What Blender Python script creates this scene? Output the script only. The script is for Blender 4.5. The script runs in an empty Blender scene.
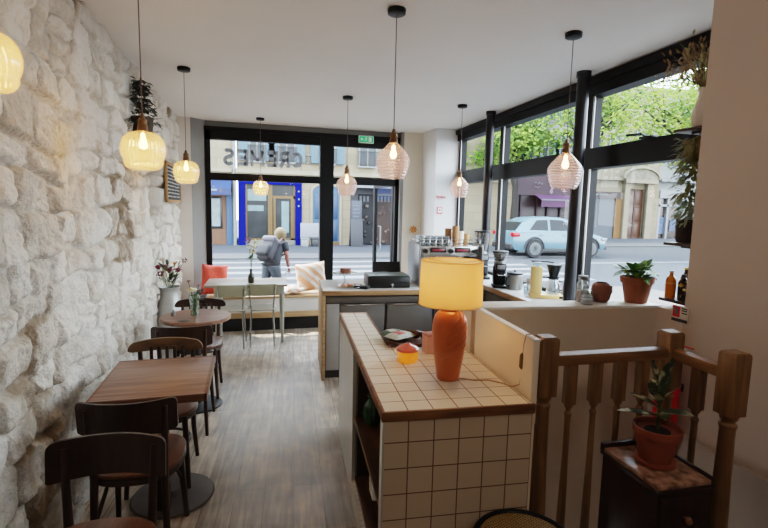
import bpy, bmesh, math, random
import numpy as np
from mathutils import Vector, Matrix
S = bpy.context.scene
COL = S.collection
PI = math.pi
rnd = random.Random(7)

# ------------------------------------------------------------------ camera
H = 1.65
FPX = 480.0
def cam_axes(yaw, pitch, roll):
    cy, sy = math.cos(yaw), math.sin(yaw)
    fwd = Vector((sy*math.cos(pitch), cy*math.cos(pitch), -math.sin(pitch)))
    right = Vector((cy, -sy, 0)); down = fwd.cross(right)
    c, s = math.cos(roll), math.sin(roll)
    return c*right+s*down, -s*right+c*down, fwd
r_, d_, f_ = cam_axes(math.radians(15.69), math.radians(6.642), math.radians(-1.274))
cd = bpy.data.cameras.new('camera'); cam = bpy.data.objects.new('camera', cd); COL.objects.link(cam)
m = Matrix.Identity(4)
for i in range(3):
    m[i][0] = r_[i]; m[i][1] = -d_[i]; m[i][2] = -f_[i]
m[2][3] = H
cam.matrix_world = m
cd.sensor_width = 36; cd.lens = FPX/768*36; cd.clip_start = .02; cd.clip_end = 300
S.camera = cam

# ------------------------------------------------------------------ materials
def lin(c):
    o = []
    for v in c[:3]:
        v /= 255.0
        o.append(v/12.92 if v <= .04045 else ((v+.055)/1.055)**2.4)
    return (o[0], o[1], o[2], 1)
MATS = {}
def mat(name, col, rough=.6, metal=0, noise=.08, ns=9, bump=0, bs=60, emis=0, ecol=None, spec=.5, sub=0):
    if name in MATS: return MATS[name]
    M = bpy.data.materials.new(name); M.use_nodes = True; MATS[name] = M
    nt = M.node_tree; b = nt.nodes['Principled BSDF']
    c = lin(col)
    b.inputs['Base Color'].default_value = c
    b.inputs['Roughness'].default_value = rough
    b.inputs['Metallic'].default_value = metal
    b.inputs['Specular IOR Level'].default_value = spec
    if noise:
        tc = nt.nodes.new('ShaderNodeTexCoord'); n = nt.nodes.new('ShaderNodeTexNoise')
        n.inputs['Scale'].default_value = ns; n.inputs['Detail'].default_value = 5
        nt.links.new(tc.outputs['Object'], n.inputs['Vector'])
        r = nt.nodes.new('ShaderNodeValToRGB')
        r.color_ramp.elements[0].position = .3; r.color_ramp.elements[1].position = .7
        r.color_ramp.elements[0].color = tuple(max(0, v*(1-noise)) for v in c[:3])+(1,)
        r.color_ramp.elements[1].color = tuple(min(1, v*(1+noise)) for v in c[:3])+(1,)
        nt.links.new(n.outputs['Fac'], r.inputs['Fac']); nt.links.new(r.outputs['Color'], b.inputs['Base Color'])
    if bump:
        tc = nt.nodes.new('ShaderNodeTexCoord'); n = nt.nodes.new('ShaderNodeTexNoise')
        n.inputs['Scale'].default_value = bs; n.inputs['Detail'].default_value = 4
        nt.links.new(tc.outputs['Object'], n.inputs['Vector'])
        bp = nt.nodes.new('ShaderNodeBump'); bp.inputs['Strength'].default_value = bump; bp.inputs['Distance'].default_value = .01
        nt.links.new(n.outputs['Fac'], bp.inputs['Height']); nt.links.new(bp.outputs['Normal'], b.inputs['Normal'])
    if emis:
        b.inputs['Emission Color'].default_value = lin(ecol or col); b.inputs['Emission Strength'].default_value = emis
    return M
def wood(name, c1, c2, axis=0, rough=.45, scale=1.0, rot=0):
    if name in MATS: return MATS[name]
    M = bpy.data.materials.new(name); M.use_nodes = True; MATS[name] = M
    nt = M.node_tree; b = nt.nodes['Principled BSDF']; N = nt.nodes.new; L = nt.links.new
    tc = N('ShaderNodeTexCoord'); mp = N('ShaderNodeMapping')
    sc = [22*scale]*3; sc[axis] = 1.6*scale
    mp.inputs['Scale'].default_value = sc; mp.inputs['Rotation'].default_value[2] = rot
    L(tc.outputs['Object'], mp.inputs['Vector'])
    n = N('ShaderNodeTexNoise'); n.inputs['Scale'].default_value = 1.5; n.inputs['Detail'].default_value = 8; n.inputs['Distortion'].default_value = .6
    L(mp.outputs['Vector'], n.inputs['Vector'])
    r = N('ShaderNodeValToRGB'); r.color_ramp.elements[0].position = .32; r.color_ramp.elements[1].position = .68
    r.color_ramp.elements[0].color = lin(c1); r.color_ramp.elements[1].color = lin(c2)
    L(n.outputs['Fac'], r.inputs['Fac']); L(r.outputs['Color'], b.inputs['Base Color'])
    b.inputs['Roughness'].default_value = rough
    bp = N('ShaderNodeBump'); bp.inputs['Strength'].default_value = .12; bp.inputs['Distance'].default_value = .004
    L(n.outputs['Fac'], bp.inputs['Height']); L(bp.outputs['Normal'], b.inputs['Normal'])
    return M
def glassy(name, tint=(255, 255, 255), gloss=.07, diff=0.0, dcol=None, rib=None, rough=.02, emis=0):
    """thin glass: see-through, mirror part and a little diffuse body"""
    if name in MATS: return MATS[name]
    M = bpy.data.materials.new(name); M.use_nodes = True; MATS[name] = M
    nt = M.node_tree; N = nt.nodes.new; L = nt.links.new
    for x in list(nt.nodes): nt.nodes.remove(x)
    out = N('ShaderNodeOutputMaterial'); t = N('ShaderNodeBsdfTransparent'); t.inputs['Color'].default_value = lin(tint)
    g = N('ShaderNodeBsdfGlossy'); g.inputs['Roughness'].default_value = rough
    lw = N('ShaderNodeLayerWeight'); lw.inputs['Blend'].default_value = .25
    mr = N('ShaderNodeMapRange'); mr.inputs['To Min'].default_value = gloss*.5; mr.inputs['To Max'].default_value = min(1, gloss*4)
    L(lw.outputs['Facing'], mr.inputs['Value'])
    src = t
    if rib:
        tc = N('ShaderNodeTexCoord'); w = N('ShaderNodeTexWave'); w.bands_direction = rib[0]; w.inputs['Scale'].default_value = rib[1]
        L(tc.outputs['Object'], w.inputs['Vector'])
        bp = N('ShaderNodeBump'); bp.inputs['Strength'].default_value = .7; bp.inputs['Distance'].default_value = .006
        L(w.outputs['Fac'], bp.inputs['Height']); L(bp.outputs['Normal'], g.inputs['Normal']); L(bp.outputs['Normal'], lw.inputs['Normal'])
    if diff:
        tr = N('ShaderNodeBsdfTranslucent'); tr.inputs['Color'].default_value = lin(dcol or tint)
        df = N('ShaderNodeBsdfDiffuse'); df.inputs['Color'].default_value = lin(dcol or tint)
        m1 = N('ShaderNodeMixShader'); L(tr.outputs[0], m1.inputs[1]); L(df.outputs[0], m1.inputs[2])
        m2 = N('ShaderNodeMixShader'); m2.inputs['Fac'].default_value = diff
        if rib:
            mm = N('ShaderNodeMapRange'); mm.inputs['To Min'].default_value = diff*.35; mm.inputs['To Max'].default_value = min(.95, diff*1.9)
            L(w.outputs['Fac'], mm.inputs['Value']); L(mm.outputs[0], m2.inputs['Fac'])
        L(t.outputs[0], m2.inputs[1]); L(m1.outputs[0], m2.inputs[2]); src = m2
        if emis:
            em = N('ShaderNodeEmission'); em.inputs['Color'].default_value = lin(dcol); em.inputs['Strength'].default_value = emis
            ad = N('ShaderNodeAddShader'); L(m2.outputs[0], ad.inputs[0]); L(em.outputs[0], ad.inputs[1]); src = ad
    mx = N('ShaderNodeMixShader'); L(mr.outputs[0], mx.inputs['Fac']); L(src.outputs[0], mx.inputs[1]); L(g.outputs[0], mx.inputs[2])
    L(mx.outputs[0], out.inputs['Surface'])
    return M
def tiles(name, plane, c1, c2, grout, tw, th, rough=.25, offset=0.0, rot=0, shift=(0, 0), mortar=.0025, bump=.3):
    if name in MATS: return MATS[name]
    M = bpy.data.materials.new(name); M.use_nodes = True; MATS[name] = M
    nt = M.node_tree; b = nt.nodes['Principled BSDF']; N = nt.nodes.new; L = nt.links.new
    tc = N('ShaderNodeTexCoord'); sp = N('ShaderNodeSeparateXYZ'); cb = N('ShaderNodeCombineXYZ')
    L(tc.outputs['Object'], sp.inputs[0])
    L(sp.outputs['XYZ'.index(plane[0])], cb.inputs[0]); L(sp.outputs['XYZ'.index(plane[1])], cb.inputs[1])
    mp = N('ShaderNodeMapping'); mp.inputs['Rotation'].default_value[2] = rot; mp.inputs['Location'].default_value = (shift[0], shift[1], 0)
    L(cb.outputs[0], mp.inputs['Vector'])
    br = N('ShaderNodeTexBrick'); br.offset = offset; br.squash = 1
    br.inputs['Scale'].default_value = 1; br.inputs['Brick Width'].default_value = tw; br.inputs['Row Height'].default_value = th
    br.inputs['Mortar Size'].default_value = mortar; br.inputs['Mortar Smooth'].default_value = .15
    br.inputs['Color1'].default_value = lin(c1); br.inputs['Color2'].default_value = lin(c2); br.inputs['Mortar'].default_value = lin(grout)
    L(mp.outputs[0], br.inputs['Vector'])
    L(br.outputs['Color'], b.inputs['Base Color'])
    b.inputs['Roughness'].default_value = rough
    iv = N('ShaderNodeMath'); iv.operation = 'SUBTRACT'; iv.inputs[0].default_value = 1; L(br.outputs['Fac'], iv.inputs[1])
    bp = N('ShaderNodeBump'); bp.inputs['Strength'].default_value = bump; bp.inputs['Distance'].default_value = .004
    L(iv.outputs[0], bp.inputs['Height']); L(bp.outputs['Normal'], b.inputs['Normal'])
    return M

# ------------------------------------------------------------------ mesh helpers
def B(): return bmesh.new()
def box(bm, x0, x1, y0, y1, z0, z1, bev=0, M=None, seg=2):
    t = bmesh.new(); bmesh.ops.create_cube(t, size=1)
    for v in t.verts:
        v.co = Vector((x0+(v.co.x+.5)*(x1-x0), y0+(v.co.y+.5)*(y1-y0), z0+(v.co.z+.5)*(z1-z0)))
    if bev: bmesh.ops.bevel(t, geom=t.edges[:], offset=bev, segments=seg, affect='EDGES', profile=.5)
    join(bm, t, M)
def join(bm, t, M=None):
    if M is not None: bmesh.ops.transform(t, matrix=M, verts=t.verts)
    me = bpy.data.meshes.new('tmp'); t.to_mesh(me); t.free(); bm.from_mesh(me); bpy.data.meshes.remove(me)
def lathe(bm, prof, n=28, at=(0, 0, 0), M=None, cap=True):
    t = bmesh.new(); rings = []
    for r, z in prof:
        if r < 1e-5: rings.append([t.verts.new((0, 0, z))])
        else: rings.append([t.verts.new((r*math.cos(2*PI*k/n), r*math.sin(2*PI*k/n), z)) for k in range(n)])
    for a, b in zip(rings, rings[1:]):
        if len(a) == 1 and len(b) == 1: continue
        for k in range(n):
            q = (k+1) % n
            if len(a) == 1: t.faces.new((a[0], b[q], b[k])) if False else t.faces.new((a[0], b[k], b[q]))
            elif len(b) == 1: t.faces.new((a[k], b[0], a[q]))
            else: t.faces.new((a[k], b[k], b[q], a[q]))
    if cap:
        for rg in (rings[0], rings[-1]):
            if len(rg) > 2: t.faces.new(rg)
    bmesh.ops.recalc_face_normals(t, faces=t.faces)
    bmesh.ops.translate(t, vec=Vector(at), verts=t.verts)
    join(bm, t, M)
def tube(bm, pts, r, n=8, closed=False, M=None, flat=1.0):
    pts = [Vector(p) for p in pts]; rs = r if isinstance(r, (list, tuple)) else [r]*len(pts)
    t = bmesh.new(); rings = []; up = None
    for i, p in enumerate(pts):
        if closed: d = pts[(i+1) % len(pts)]-pts[i-1]
        else: d = pts[min(i+1, len(pts)-1)]-pts[max(i-1, 0)]
        d.normalize()
        if up is None: up = Vector((0, 0, 1)) if abs(d.z) < .9 else Vector((0, 1, 0))
        s = d.cross(up)
        if s.length < 1e-4: s = d.cross(Vector((1, 0, 0)))
        s.normalize(); up = s.cross(d).normalized()
        rings.append([t.verts.new(p+rs[i]*(math.cos(2*PI*k/n)*s+flat*math.sin(2*PI*k/n)*up)) for k in range(n)])
    m_ = len(rings)
    for i in range(m_ if closed else m_-1):
        a, b = rings[i], rings[(i+1) % m_]
        for k in range(n): t.faces.new((a[k], a[(k+1) % n], b[(k+1) % n], b[k]))
    if not closed:
        t.faces.new(rings[0]); t.faces.new(rings[-1])
    bmesh.ops.recalc_face_normals(t, faces=t.faces)
    join(bm, t, M)
def cyl(bm, p0, p1, r0, r1=None, n=16, M=None): tube(bm, [p0, p1], [r0, r0 if r1 is None else r1], n, M=M)
def ball(bm, c, r, sc=(1, 1, 1), n=2, M=None):
    t = bmesh.new(); bmesh.ops.create_icosphere(t, subdivisions=n, radius=r)
    for v in t.verts: v.co = Vector((v.co.x*sc[0], v.co.y*sc[1], v.co.z*sc[2]))+Vector(c)
    join(bm, t, M)
def prism(bm, poly, z0, z1, M=None, bev=0):
    t = bmesh.new(); a = [t.verts.new((x, y, z0)) for x, y in poly]; b = [t.verts.new((x, y, z1)) for x, y in poly]
    k = len(poly); t.faces.new(a[::-1]); t.faces.new(b)
    for i in range(k): t.faces.new((a[i], a[(i+1) % k], b[(i+1) % k], b[i]))
    bmesh.ops.recalc_face_normals(t, faces=t.faces)
    if bev: bmesh.ops.bevel(t, geom=t.edges[:], offset=bev, segments=2, affect='EDGES', profile=.5)
    join(bm, t, M)
def disc(n, r, cx=0, cy=0, ry=None): return [(cx+r*math.cos(2*PI*k/n), cy+(ry or r)*math.sin(2*PI*k/n)) for k in range(n)]
XZ = Matrix(((1, 0, 0, 0), (0, 0, -1, 0), (0, 1, 0, 0), (0, 0, 0, 1)))     # poly (x,z) extruded along -y
def quad(bm, a, b, c, d): bm.faces.new([bm.verts.new(p) for p in (a, b, c, d)])
def leafblade(bm, p, dirv, L, W, droop=.3, n=5, up=Vector((0, 0, 1)), fold=.15):
    p = Vector(p); d = Vector(dirv).normalized(); s = d.cross(up)
    if s.length < .05: s = Vector((1, 0, 0))
    s.normalize(); nn = s.cross(d).normalized(); rows = []
    for i in range(n+1):
        t = i/n; w = W*math.sin(PI*min(1, (t*.92+.06)))**.8*.5
        c = p+d*L*t-Vector((0, 0, 1))*droop*L*t*t
        rows.append((bm.verts.new(c-s*w+nn*fold*w), bm.verts.new(c), bm.verts.new(c+s*w+nn*fold*w)))
    for a, b in zip(rows, rows[1:]):
        bm.faces.new((a[0], a[1], b[1], b[0])); bm.faces.new((a[1], a[2], b[2], b[1]))
def obj(name, bm, m, parent=None, angle=38, loc=None, rotz=None):
    me = bpy.data.meshes.new(name); bm.normal_update(); bm.to_mesh(me); bm.free()
    for p in me.polygons: p.use_smooth = True
    try: me.set_sharp_from_angle(angle=math.radians(angle))
    except Exception: pass
    o = bpy.data.objects.new(name, me); COL.objects.link(o)
    if m is not None: me.materials.append(m)
    if parent is not None: o.parent = parent
    if loc is not None: o.location = loc
    if rotz is not None: o.rotation_euler[2] = rotz
    return o
def tag(o, label, cat, group=None, kind=None):
    if label: o['label'] = label
    if cat: o['category'] = cat
    if group: o['group'] = group
    if kind: o['kind'] = kind
    return o
def thing(name, label, cat, loc=(0, 0, 0), rotz=0, group=None, kind=None):
    o = bpy.data.objects.new(name, None); COL.objects.link(o); o.empty_display_size = .05
    o.location = loc; o.rotation_euler[2] = rotz
    return tag(o, label, cat, group, kind)
def struct(name, bm, m, parent=None, label=None, **k):
    o = obj(name, bm, m, parent, **k); o['kind'] = 'structure'
    if label: o['label'] = label
    return o
def dup(root, loc, rotz=None, label=None, group=None, sc=None):
    def cp(o, par):
        c = o.copy(); COL.objects.link(c)
        if par is not None: c.parent = par
        for ch in KIDS.get(o.name, []): cp(ch, c)
        return c
    KIDS = {}
    for o in COL.objects:
        if o.parent is not None: KIDS.setdefault(o.parent.name, []).append(o)
    r = cp(root, None); r.location = loc
    if rotz is not None: r.rotation_euler[2] = rotz
    if label: r['label'] = label
    if group: r['group'] = group
    if sc is not None: r.scale = sc if isinstance(sc, (tuple, list)) else (sc, sc, sc)
    return r
def text(name, body, size, m, loc, rot, parent=None, extrude=.001, bold=0, align='CENTER'):
    c = bpy.data.curves.new(name, 'FONT'); c.body = body; c.size = size; c.extrude = extrude; c.offset = bold
    c.fill_mode = 'BOTH'; c.align_x = align; c.align_y = 'CENTER'
    o = bpy.data.objects.new(name, c); COL.objects.link(o); c.materials.append(m)
    o.location = loc; o.rotation_euler = rot
    if parent is not None: o.parent = parent
    return o
def plight(name, loc, power, col, r=.03):
    l = bpy.data.lights.new(name, 'POINT'); l.energy = power; l.color = lin(col)[:3]; l.shadow_soft_size = r
    o = bpy.data.objects.new(name, l); COL.objects.link(o); o.location = loc; return o
A5 = math.radians(5)
U = Vector((math.sin(A5), math.cos(A5), 0)); V = Vector((math.cos(A5), -math.sin(A5), 0))

# common materials
black = mat('black_metal', (18, 18, 20), .4, .0, .1, spec=.35)
frame_black = mat('frame_black', (13, 13, 14), .5, 0, .15, spec=.2)
whitep = mat('white_paint', (240, 239, 236), .6, 0, .02, 3)
chrome = mat('chrome', (200, 200, 200), .15, 1, .03)
steel = mat('brushed_steel', (150, 150, 148), .28, 1, .06)
clear = glassy('clear_glass', (245, 250, 248), .16)
terra = mat('terracotta', (150, 90, 64), .75, 0, .14, 14, .2)
soil = mat('soil', (40, 28, 20), .95, 0, .4, 60, .5)
leaf_g = mat('leaf_green', (78, 116, 54), .5, 0, .3, 20)
leaf_d = mat('leaf_dark', (42, 58, 34), .5, 0, .35, 20)
oak = wood('golden_oak', (100, 72, 44), (142, 104, 66), 2)
# ================================================================== ROOM SHELL
# floor of worn grey-brown planks
def floor_material():
    M = bpy.data.materials.new('worn_plank_floor'); M.use_nodes = True
    nt = M.node_tree; b = nt.nodes['Principled BSDF']; N = nt.nodes.new; L = nt.links.new
    tc = N('ShaderNodeTexCoord'); mp = N('ShaderNodeMapping'); mp.inputs['Rotation'].default_value[2] = PI/2+A5
    L(tc.outputs['Object'], mp.inputs['Vector'])
    br = N('ShaderNodeTexBrick'); br.offset = .37; br.inputs['Scale'].default_value = 1
    br.inputs['Brick Width'].default_value = 1.15; br.inputs['Row Height'].default_value = .165
    br.inputs['Mortar Size'].default_value = .0016; br.inputs['Mortar Smooth'].default_value = .3; br.inputs['Bias'].default_value = 0
    br.inputs['Color1'].default_value = lin((190, 176, 160)); br.inputs['Color2'].default_value = lin((158, 146, 132)); br.inputs['Mortar'].default_value = lin((74, 66, 60))
    L(mp.outputs[0], br.inputs['Vector'])
    m2 = N('ShaderNodeMapping'); m2.inputs['Scale'].default_value = (2.2, 26, 1); L(mp.outputs[0], m2.inputs['Vector'])
    n1 = N('ShaderNodeTexNoise'); n1.inputs['Scale'].default_value = 1.3; n1.inputs['Detail'].default_value = 9; n1.inputs['Distortion'].default_value = .8
    L(m2.outputs[0], n1.inputs['Vector'])
    r1 = N('ShaderNodeValToRGB'); r1.color_ramp.elements[0].position = .3; r1.color_ramp.elements[1].position = .72
    r1.color_ramp.elements[0].color = (.5, .48, .46, 1); r1.color_ramp.elements[1].color = (1.32, 1.29, 1.24, 1)
    L(n1.outputs['Fac'], r1.inputs['Fac'])
    n2 = N('ShaderNodeTexNoise'); n2.inputs['Scale'].default_value = 7; n2.inputs['Detail'].default_value = 7; L(mp.outputs[0], n2.inputs['Vector'])
    r2 = N('ShaderNodeValToRGB'); r2.color_ramp.elements[0].position = .4; r2.color_ramp.elements[1].position = .7
    r2.color_ramp.elements[0].color = (.8, .8, .8, 1); r2.color_ramp.elements[1].color = (1.25, 1.22, 1.15, 1); L(n2.outputs['Fac'], r2.inputs['Fac'])
    a = N('ShaderNodeMixRGB'); a.blend_type = 'MULTIPLY'; a.inputs[0].default_value = 1; L(br.outputs['Color'], a.inputs[1]); L(r1.outputs[0], a.inputs[2])
    c = N('ShaderNodeMixRGB'); c.blend_type = 'MULTIPLY'; c.inputs[0].default_value = 1; L(a.outputs[0], c.inputs[1]); L(r2.outputs[0], c.inputs[2])
    L(c.outputs[0], b.inputs['Base Color'])
    rr = N('ShaderNodeMapRange'); rr.inputs['To Min'].default_value = .3; rr.inputs['To Max'].default_value = .6; L(n1.outputs['Fac'], rr.inputs['Value']); L(rr.outputs[0], b.inputs['Roughness'])
    bp = N('ShaderNodeBump'); bp.inputs['Strength'].default_value = .25; bp.inputs['Distance'].default_value = .004
    L(n1.outputs['Fac'], bp.inputs['Height']); L(bp.outputs['Normal'], b.inputs['Normal'])
    return M
bm = B()
P0 = Vector((1.1, 1.66)); 
for x0, x1, y0, y1 in ((-1.0, 1.10, -1.6, 6.95), (1.10, 1.80, -1.6, 1.72), (1.10, 2.95, 2.22, 6.95)):
    box(bm, x0, x1, y0, y1, -.14, 0)
struct('floor', bm, floor_material())
bm = B(); box(bm, -1.2, 3.0, -1.6, 6.98, 2.74, 2.86)
struct('ceiling', bm, mat('ceiling_paint', (222, 221, 219), .7, 0, .02, 2))
# the stairwell below the floor
dark_wall = mat('stairwell_plaster', (196, 182, 164), .75, 0, .05, 3)
bm = B(); box(bm, 1.05, 2.2, -1.6, 2.2, -1.5, -1.4); box(bm, 1.05, 1.12, -1.6, 2.2, -1.4, -.14); box(bm, 1.12, 1.80, 1.6, 1.72, -1.4, -.14)
for k in range(6): box(bm, 1.80, 2.2, 1.3-.26*k, 1.56-.26*k, -1.4, -1.3+.2*k)
struct('trim_1', bm, dark_wall, label='stairwell shaft behind the turned wooden railing')

# ---- left wall: whitewashed rubble stone, modelled relief
def stone_wall():
    rng = np.random.default_rng(5)
    y0, y1, z0, z1 = .2, 6.86, -.02, 2.76
    ny, nz = 640, 268
    ys = np.linspace(y0, y1, ny); zs = np.linspace(z0, z1, nz)
    Yg, Zg = np.meshgrid(ys, zs)
    # wobble the plan a little so that the joints are not straight
    def fbm(a, b, oct=4, seed=0, sc=1.0):
        out = np.zeros_like(a); amp = 1; tot = 0
        r = np.random.default_rng(seed)
        for o in range(oct):
            g = r.standard_normal((64, 64)); fx = a*sc*2**o; fy = b*sc*2**o
            i = np.floor(fx).astype(int); j = np.floor(fy).astype(int); u = fx-i; v = fy-j
            u = u*u*(3-2*u); v = v*v*(3-2*v)
            gi = lambda p, q: g[p % 64, q % 64]
            out += amp*((gi(i, j)*(1-u)+gi(i+1, j)*u)*(1-v)+(gi(i, j+1)*(1-u)+gi(i+1, j+1)*u)*v); tot += amp; amp *= .5
        return out/tot
    Yw = Yg+.035*fbm(Yg, Zg, 3, 1, 4); Zw = Zg+.03*fbm(Yg, Zg, 3, 2, 4)
    Yw = Yw+.05*fbm(Yg, Zg, 2, 11, 1.3); Zw = Zw+.045*fbm(Yg, Zg, 2, 12, 1.1)
    seeds = []; rects = []; z = z0-.25
    while z < z1+.3:
        h = rng.uniform(.125, .215); y = y0-.4-rng.uniform(0, .3)
        while y < y1+.4:
            w = rng.uniform(.16, .38); j = rng.uniform(-.018, .018, 2)
            if rng.random() < .16 and h > .18:
                c = h*rng.uniform(.4, .6); rects += [(y, y+w, z, z+c), (y, y+w, z+c, z+h)]
            else: rects.append((y, y+w, z+j[0], z+h+j[1]))
            y += w
        z += h
    f1 = np.full(Yg.shape, -9.); idx = np.zeros(Yg.shape, int)
    for k, (a0, a1, b0, b1) in enumerate(rects):
        c0, c1 = np.searchsorted(ys, (a0-.3, a1+.3)); r0, r1 = np.searchsorted(zs, (b0-.3, b1+.3))
        seeds.append(((a0+a1)/2, (b0+b1)/2, b1-b0))
        if c1 <= c0 or r1 <= r0: continue
        sl = (slice(r0, r1), slice(c0, c1)); R = .038
        qy = np.abs(Yw[sl]-(a0+a1)/2)-(a1-a0)/2+R; qz = np.abs(Zw[sl]-(b0+b1)/2)-(b1-b0)/2+R
        d = R-(np.sqrt(np.maximum(qy, 0)**2+np.maximum(qz, 0)**2)+np.minimum(np.maximum(qy, qz), 0))
        up = d > f1[sl]; f1[sl][up] = d[up]; idx[sl][up] = k
    sd = np.array(seeds)
    e = np.clip((f1+.002)/.028, 0, 1); prof = 1-(1-e)**2.2
    n_st = len(seeds); lift = rng.uniform(.0, .028, n_st); tint = rng.uniform(-1, 1, n_st); tiltz = rng.uniform(-.18, .18, n_st); tilty = rng.uniform(-.10, .10, n_st)
    body = np.clip(lift[idx]+tiltz[idx]*(Zg-sd[idx, 1])+tilty[idx]*(Yg-sd[idx, 0]), -.006, .04)
    rough = .010*fbm(Yg, Zg, 5, 3, 9)+.005*fbm(Yg, Zg, 3, 4, 24)-.007*np.clip(fbm(Yg, Zg, 3, 9, 17)-.25, 0, 1)*2
    x = -.915+prof*(.026+body)+rough*1.25*(.45+.55*prof)+.012*fbm(Yg, Zg, 2, 6, .9)
    # old niche near the window end
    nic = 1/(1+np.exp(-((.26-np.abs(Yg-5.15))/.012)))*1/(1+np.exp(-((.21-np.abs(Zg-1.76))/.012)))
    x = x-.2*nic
    me = bpy.data.meshes.new('wall_left')
    vs = np.stack([x, Yg, Zg], -1).reshape(-1, 3)
    ii = np.arange(ny*nz).reshape(nz, ny)
    fs = np.stack([ii[:-1, :-1], ii[:-1, 1:], ii[1:, 1:], ii[1:, :-1]], -1).reshape(-1, 4)
    me.from_pydata(vs.tolist(), [], fs.tolist()); me.update()
    for p in me.polygons: p.use_smooth = True
    at = me.attributes.new('stone_tint', 'FLOAT', 'POINT')
    gro = np.clip(1-e, 0, 1)
    val = .5+.5*tint[idx]*prof+0*gro
    bare = np.clip(fbm(Yg, Zg, 3, 8, 1.3)*1.5-.55, 0, 1)*(.4+.6*gro)
    val = np.clip(val*.6+.4-bare*.9-.25*gro-.25*nic, 0, 1)  # bare patches, plus joint and niche shade painted in as darker tint
    at.data.foreach_set('value', val.reshape(-1).astype(np.float32))
    M = bpy.data.materials.new('whitewashed_stone'); M.use_nodes = True
    nt = M.node_tree; b = nt.nodes['Principled BSDF']; N = nt.nodes.new; L = nt.links.new
    an = N('ShaderNodeAttribute'); an.attribute_name = 'stone_tint'
    tc = N('ShaderNodeTexCoord'); n = N('ShaderNodeTexNoise'); n.inputs['Scale'].default_value = 16; n.inputs['Detail'].default_value = 8; L(tc.outputs['Object'], n.inputs['Vector'])
    ad = N('ShaderNodeMath'); ad.operation = 'MULTIPLY_ADD'; ad.inputs[1].default_value = .9; L(n.outputs['Fac'], ad.inputs[0]); 
    sb = N('ShaderNodeMath'); sb.operation = 'SUBTRACT'; sb.inputs[1].default_value = .45; L(an.outputs['Fac'], sb.inputs[0]); L(sb.outputs[0], ad.inputs[2])
    r = N('ShaderNodeValToRGB'); els = r.color_ramp.elements
    els[0].position = .0; els[0].color = lin((142, 126, 108)); els[1].position = .75; els[1].color = lin((214, 209, 200))
    q = els.new(.35); q.color = lin((190, 182, 169))
    L(ad.outputs[0], r.inputs['Fac']); L(r.outputs[0], b.inputs['Base Color'])
    b.inputs['Roughness'].default_value = .9; b.inputs['Specular IOR Level'].default_value = .2
    n2 = N('ShaderNodeTexNoise'); n2.inputs['Scale'].default_value = 70; n2.inputs['Detail'].default_value = 6; L(tc.outputs['Object'], n2.inputs['Vector'])
    n3 = N('ShaderNodeTexVoronoi'); n3.inputs['Scale'].default_value = 38; L(tc.outputs['Object'], n3.inputs['Vector'])
    mx = N('ShaderNodeMath'); mx.operation = 'MULTIPLY_ADD'; mx.inputs[1].default_value = .6; L(n3.outputs['Distance'], mx.inputs[0]); L(n2.outputs['Fac'], mx.inputs[2])
    bp = N('ShaderNodeBump'); bp.inputs['Strength'].default_value = .7; bp.inputs['Distance'].default_value = .013
    L(mx.outputs[0], bp.inputs['Height']); L(bp.outputs['Normal'], b.inputs['Normal'])
    me.materials.append(M)
    o = bpy.data.objects.new('wall_left', me); COL.objects.link(o); o['kind'] = 'structure'; o['label'] = 'whitewashed rough stone wall beside the café tables'
    bm = B(); box(bm, -1.4, -1.15, -1.6, 6.86, -.1, 2.8); struct('wall_left_core', bm, whitep, o)
stone_wall()

# ---- front wall either side of the shopfront
greige = mat('greige_paint', (214, 205, 197), .65, 0, .03, 3)
bm = B(); box(bm, -.93, -.715, 6.68, 7.0, 0, 2.74); wf = struct('wall_front', bm, greige)
bm = B(); prism(bm, [(-.715, 6.68), (-.555, 6.835), (-.55, 7.0), (-.715, 7.0)], 0, 2.74); box(bm, -.55, 2.16, 6.86, 7.0, 2.655, 2.74); struct('front_reveal', bm, whitep, wf)
beige = mat('beige_paint', (218, 209, 192), .65, 0, .03, 3)
bm = B(); box(bm, 2.115, 2.16, 6.75, 7.0, 0, 2.74); wc = struct('wall_front_right', bm, whitep)
bm = B(); box(bm, 2.16, 2.46, 6.75, 7.0, 0, 2.74); struct('corner_recess', bm, beige, wc)
bm = B(); box(bm, 2.45, 2.90, 6.23, 7.0, 0, 2.74); struct('corner_pier', bm, mat('pale_grey_paint', (214, 214, 214), .6, 0, .02, 3), wc)

# ---- right wall (thick, with the window recess beyond its end)
wallr = mat('right_wall_paint', (190, 173, 160), .7, 0, .025, 2.5)
bm = B(); box(bm, 2.2, 2.95, -1.6, 1.965, -1.4, 2.74); wr = struct('wall_right', bm, wallr, label='plain warm beige wall right of the stair railing')
bm = B(); box(bm, 2.2, 2.95, 1.966, 2.30, -1.4, 1.135); struct('wall_right_sill', bm, wallr)
bm = B(); box(bm, 2.168, 2.2, -1.6, 2.16, -1.4, .5); struct('stair_plinth', bm, mat('plinth_paint', (168, 154, 140), .7, 0, .03, 3), wr)
bm = B(); box(bm, -1.4, 2.95, -1.75, -1.6, -1.4, 2.8); struct('wall_back', bm, mat('back_wall_dark', (96, 84, 74), .8, 0, .05, 3))

# ---- low wall between stairwell and bar, with a white ledge
LW = thing('wall_stairwell', None, None, (1.12, 2.262, 0), -math.radians(6.2)); LW['kind'] = 'structure'
bm = B(); box(bm, 0, 1.12, 0, .15, -1.4, 1.125); struct('low_wall', bm, mat('low_wall_paint', (204, 188, 170), .7, 0, .03, 3), LW)
bm = B(); box(bm, -.005, 1.12, -.004, .155, 1.125, 1.142, .004); struct('ledge_cap', bm, mat('ledge_white', (226, 222, 214), .45, 0, .02), LW)

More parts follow.
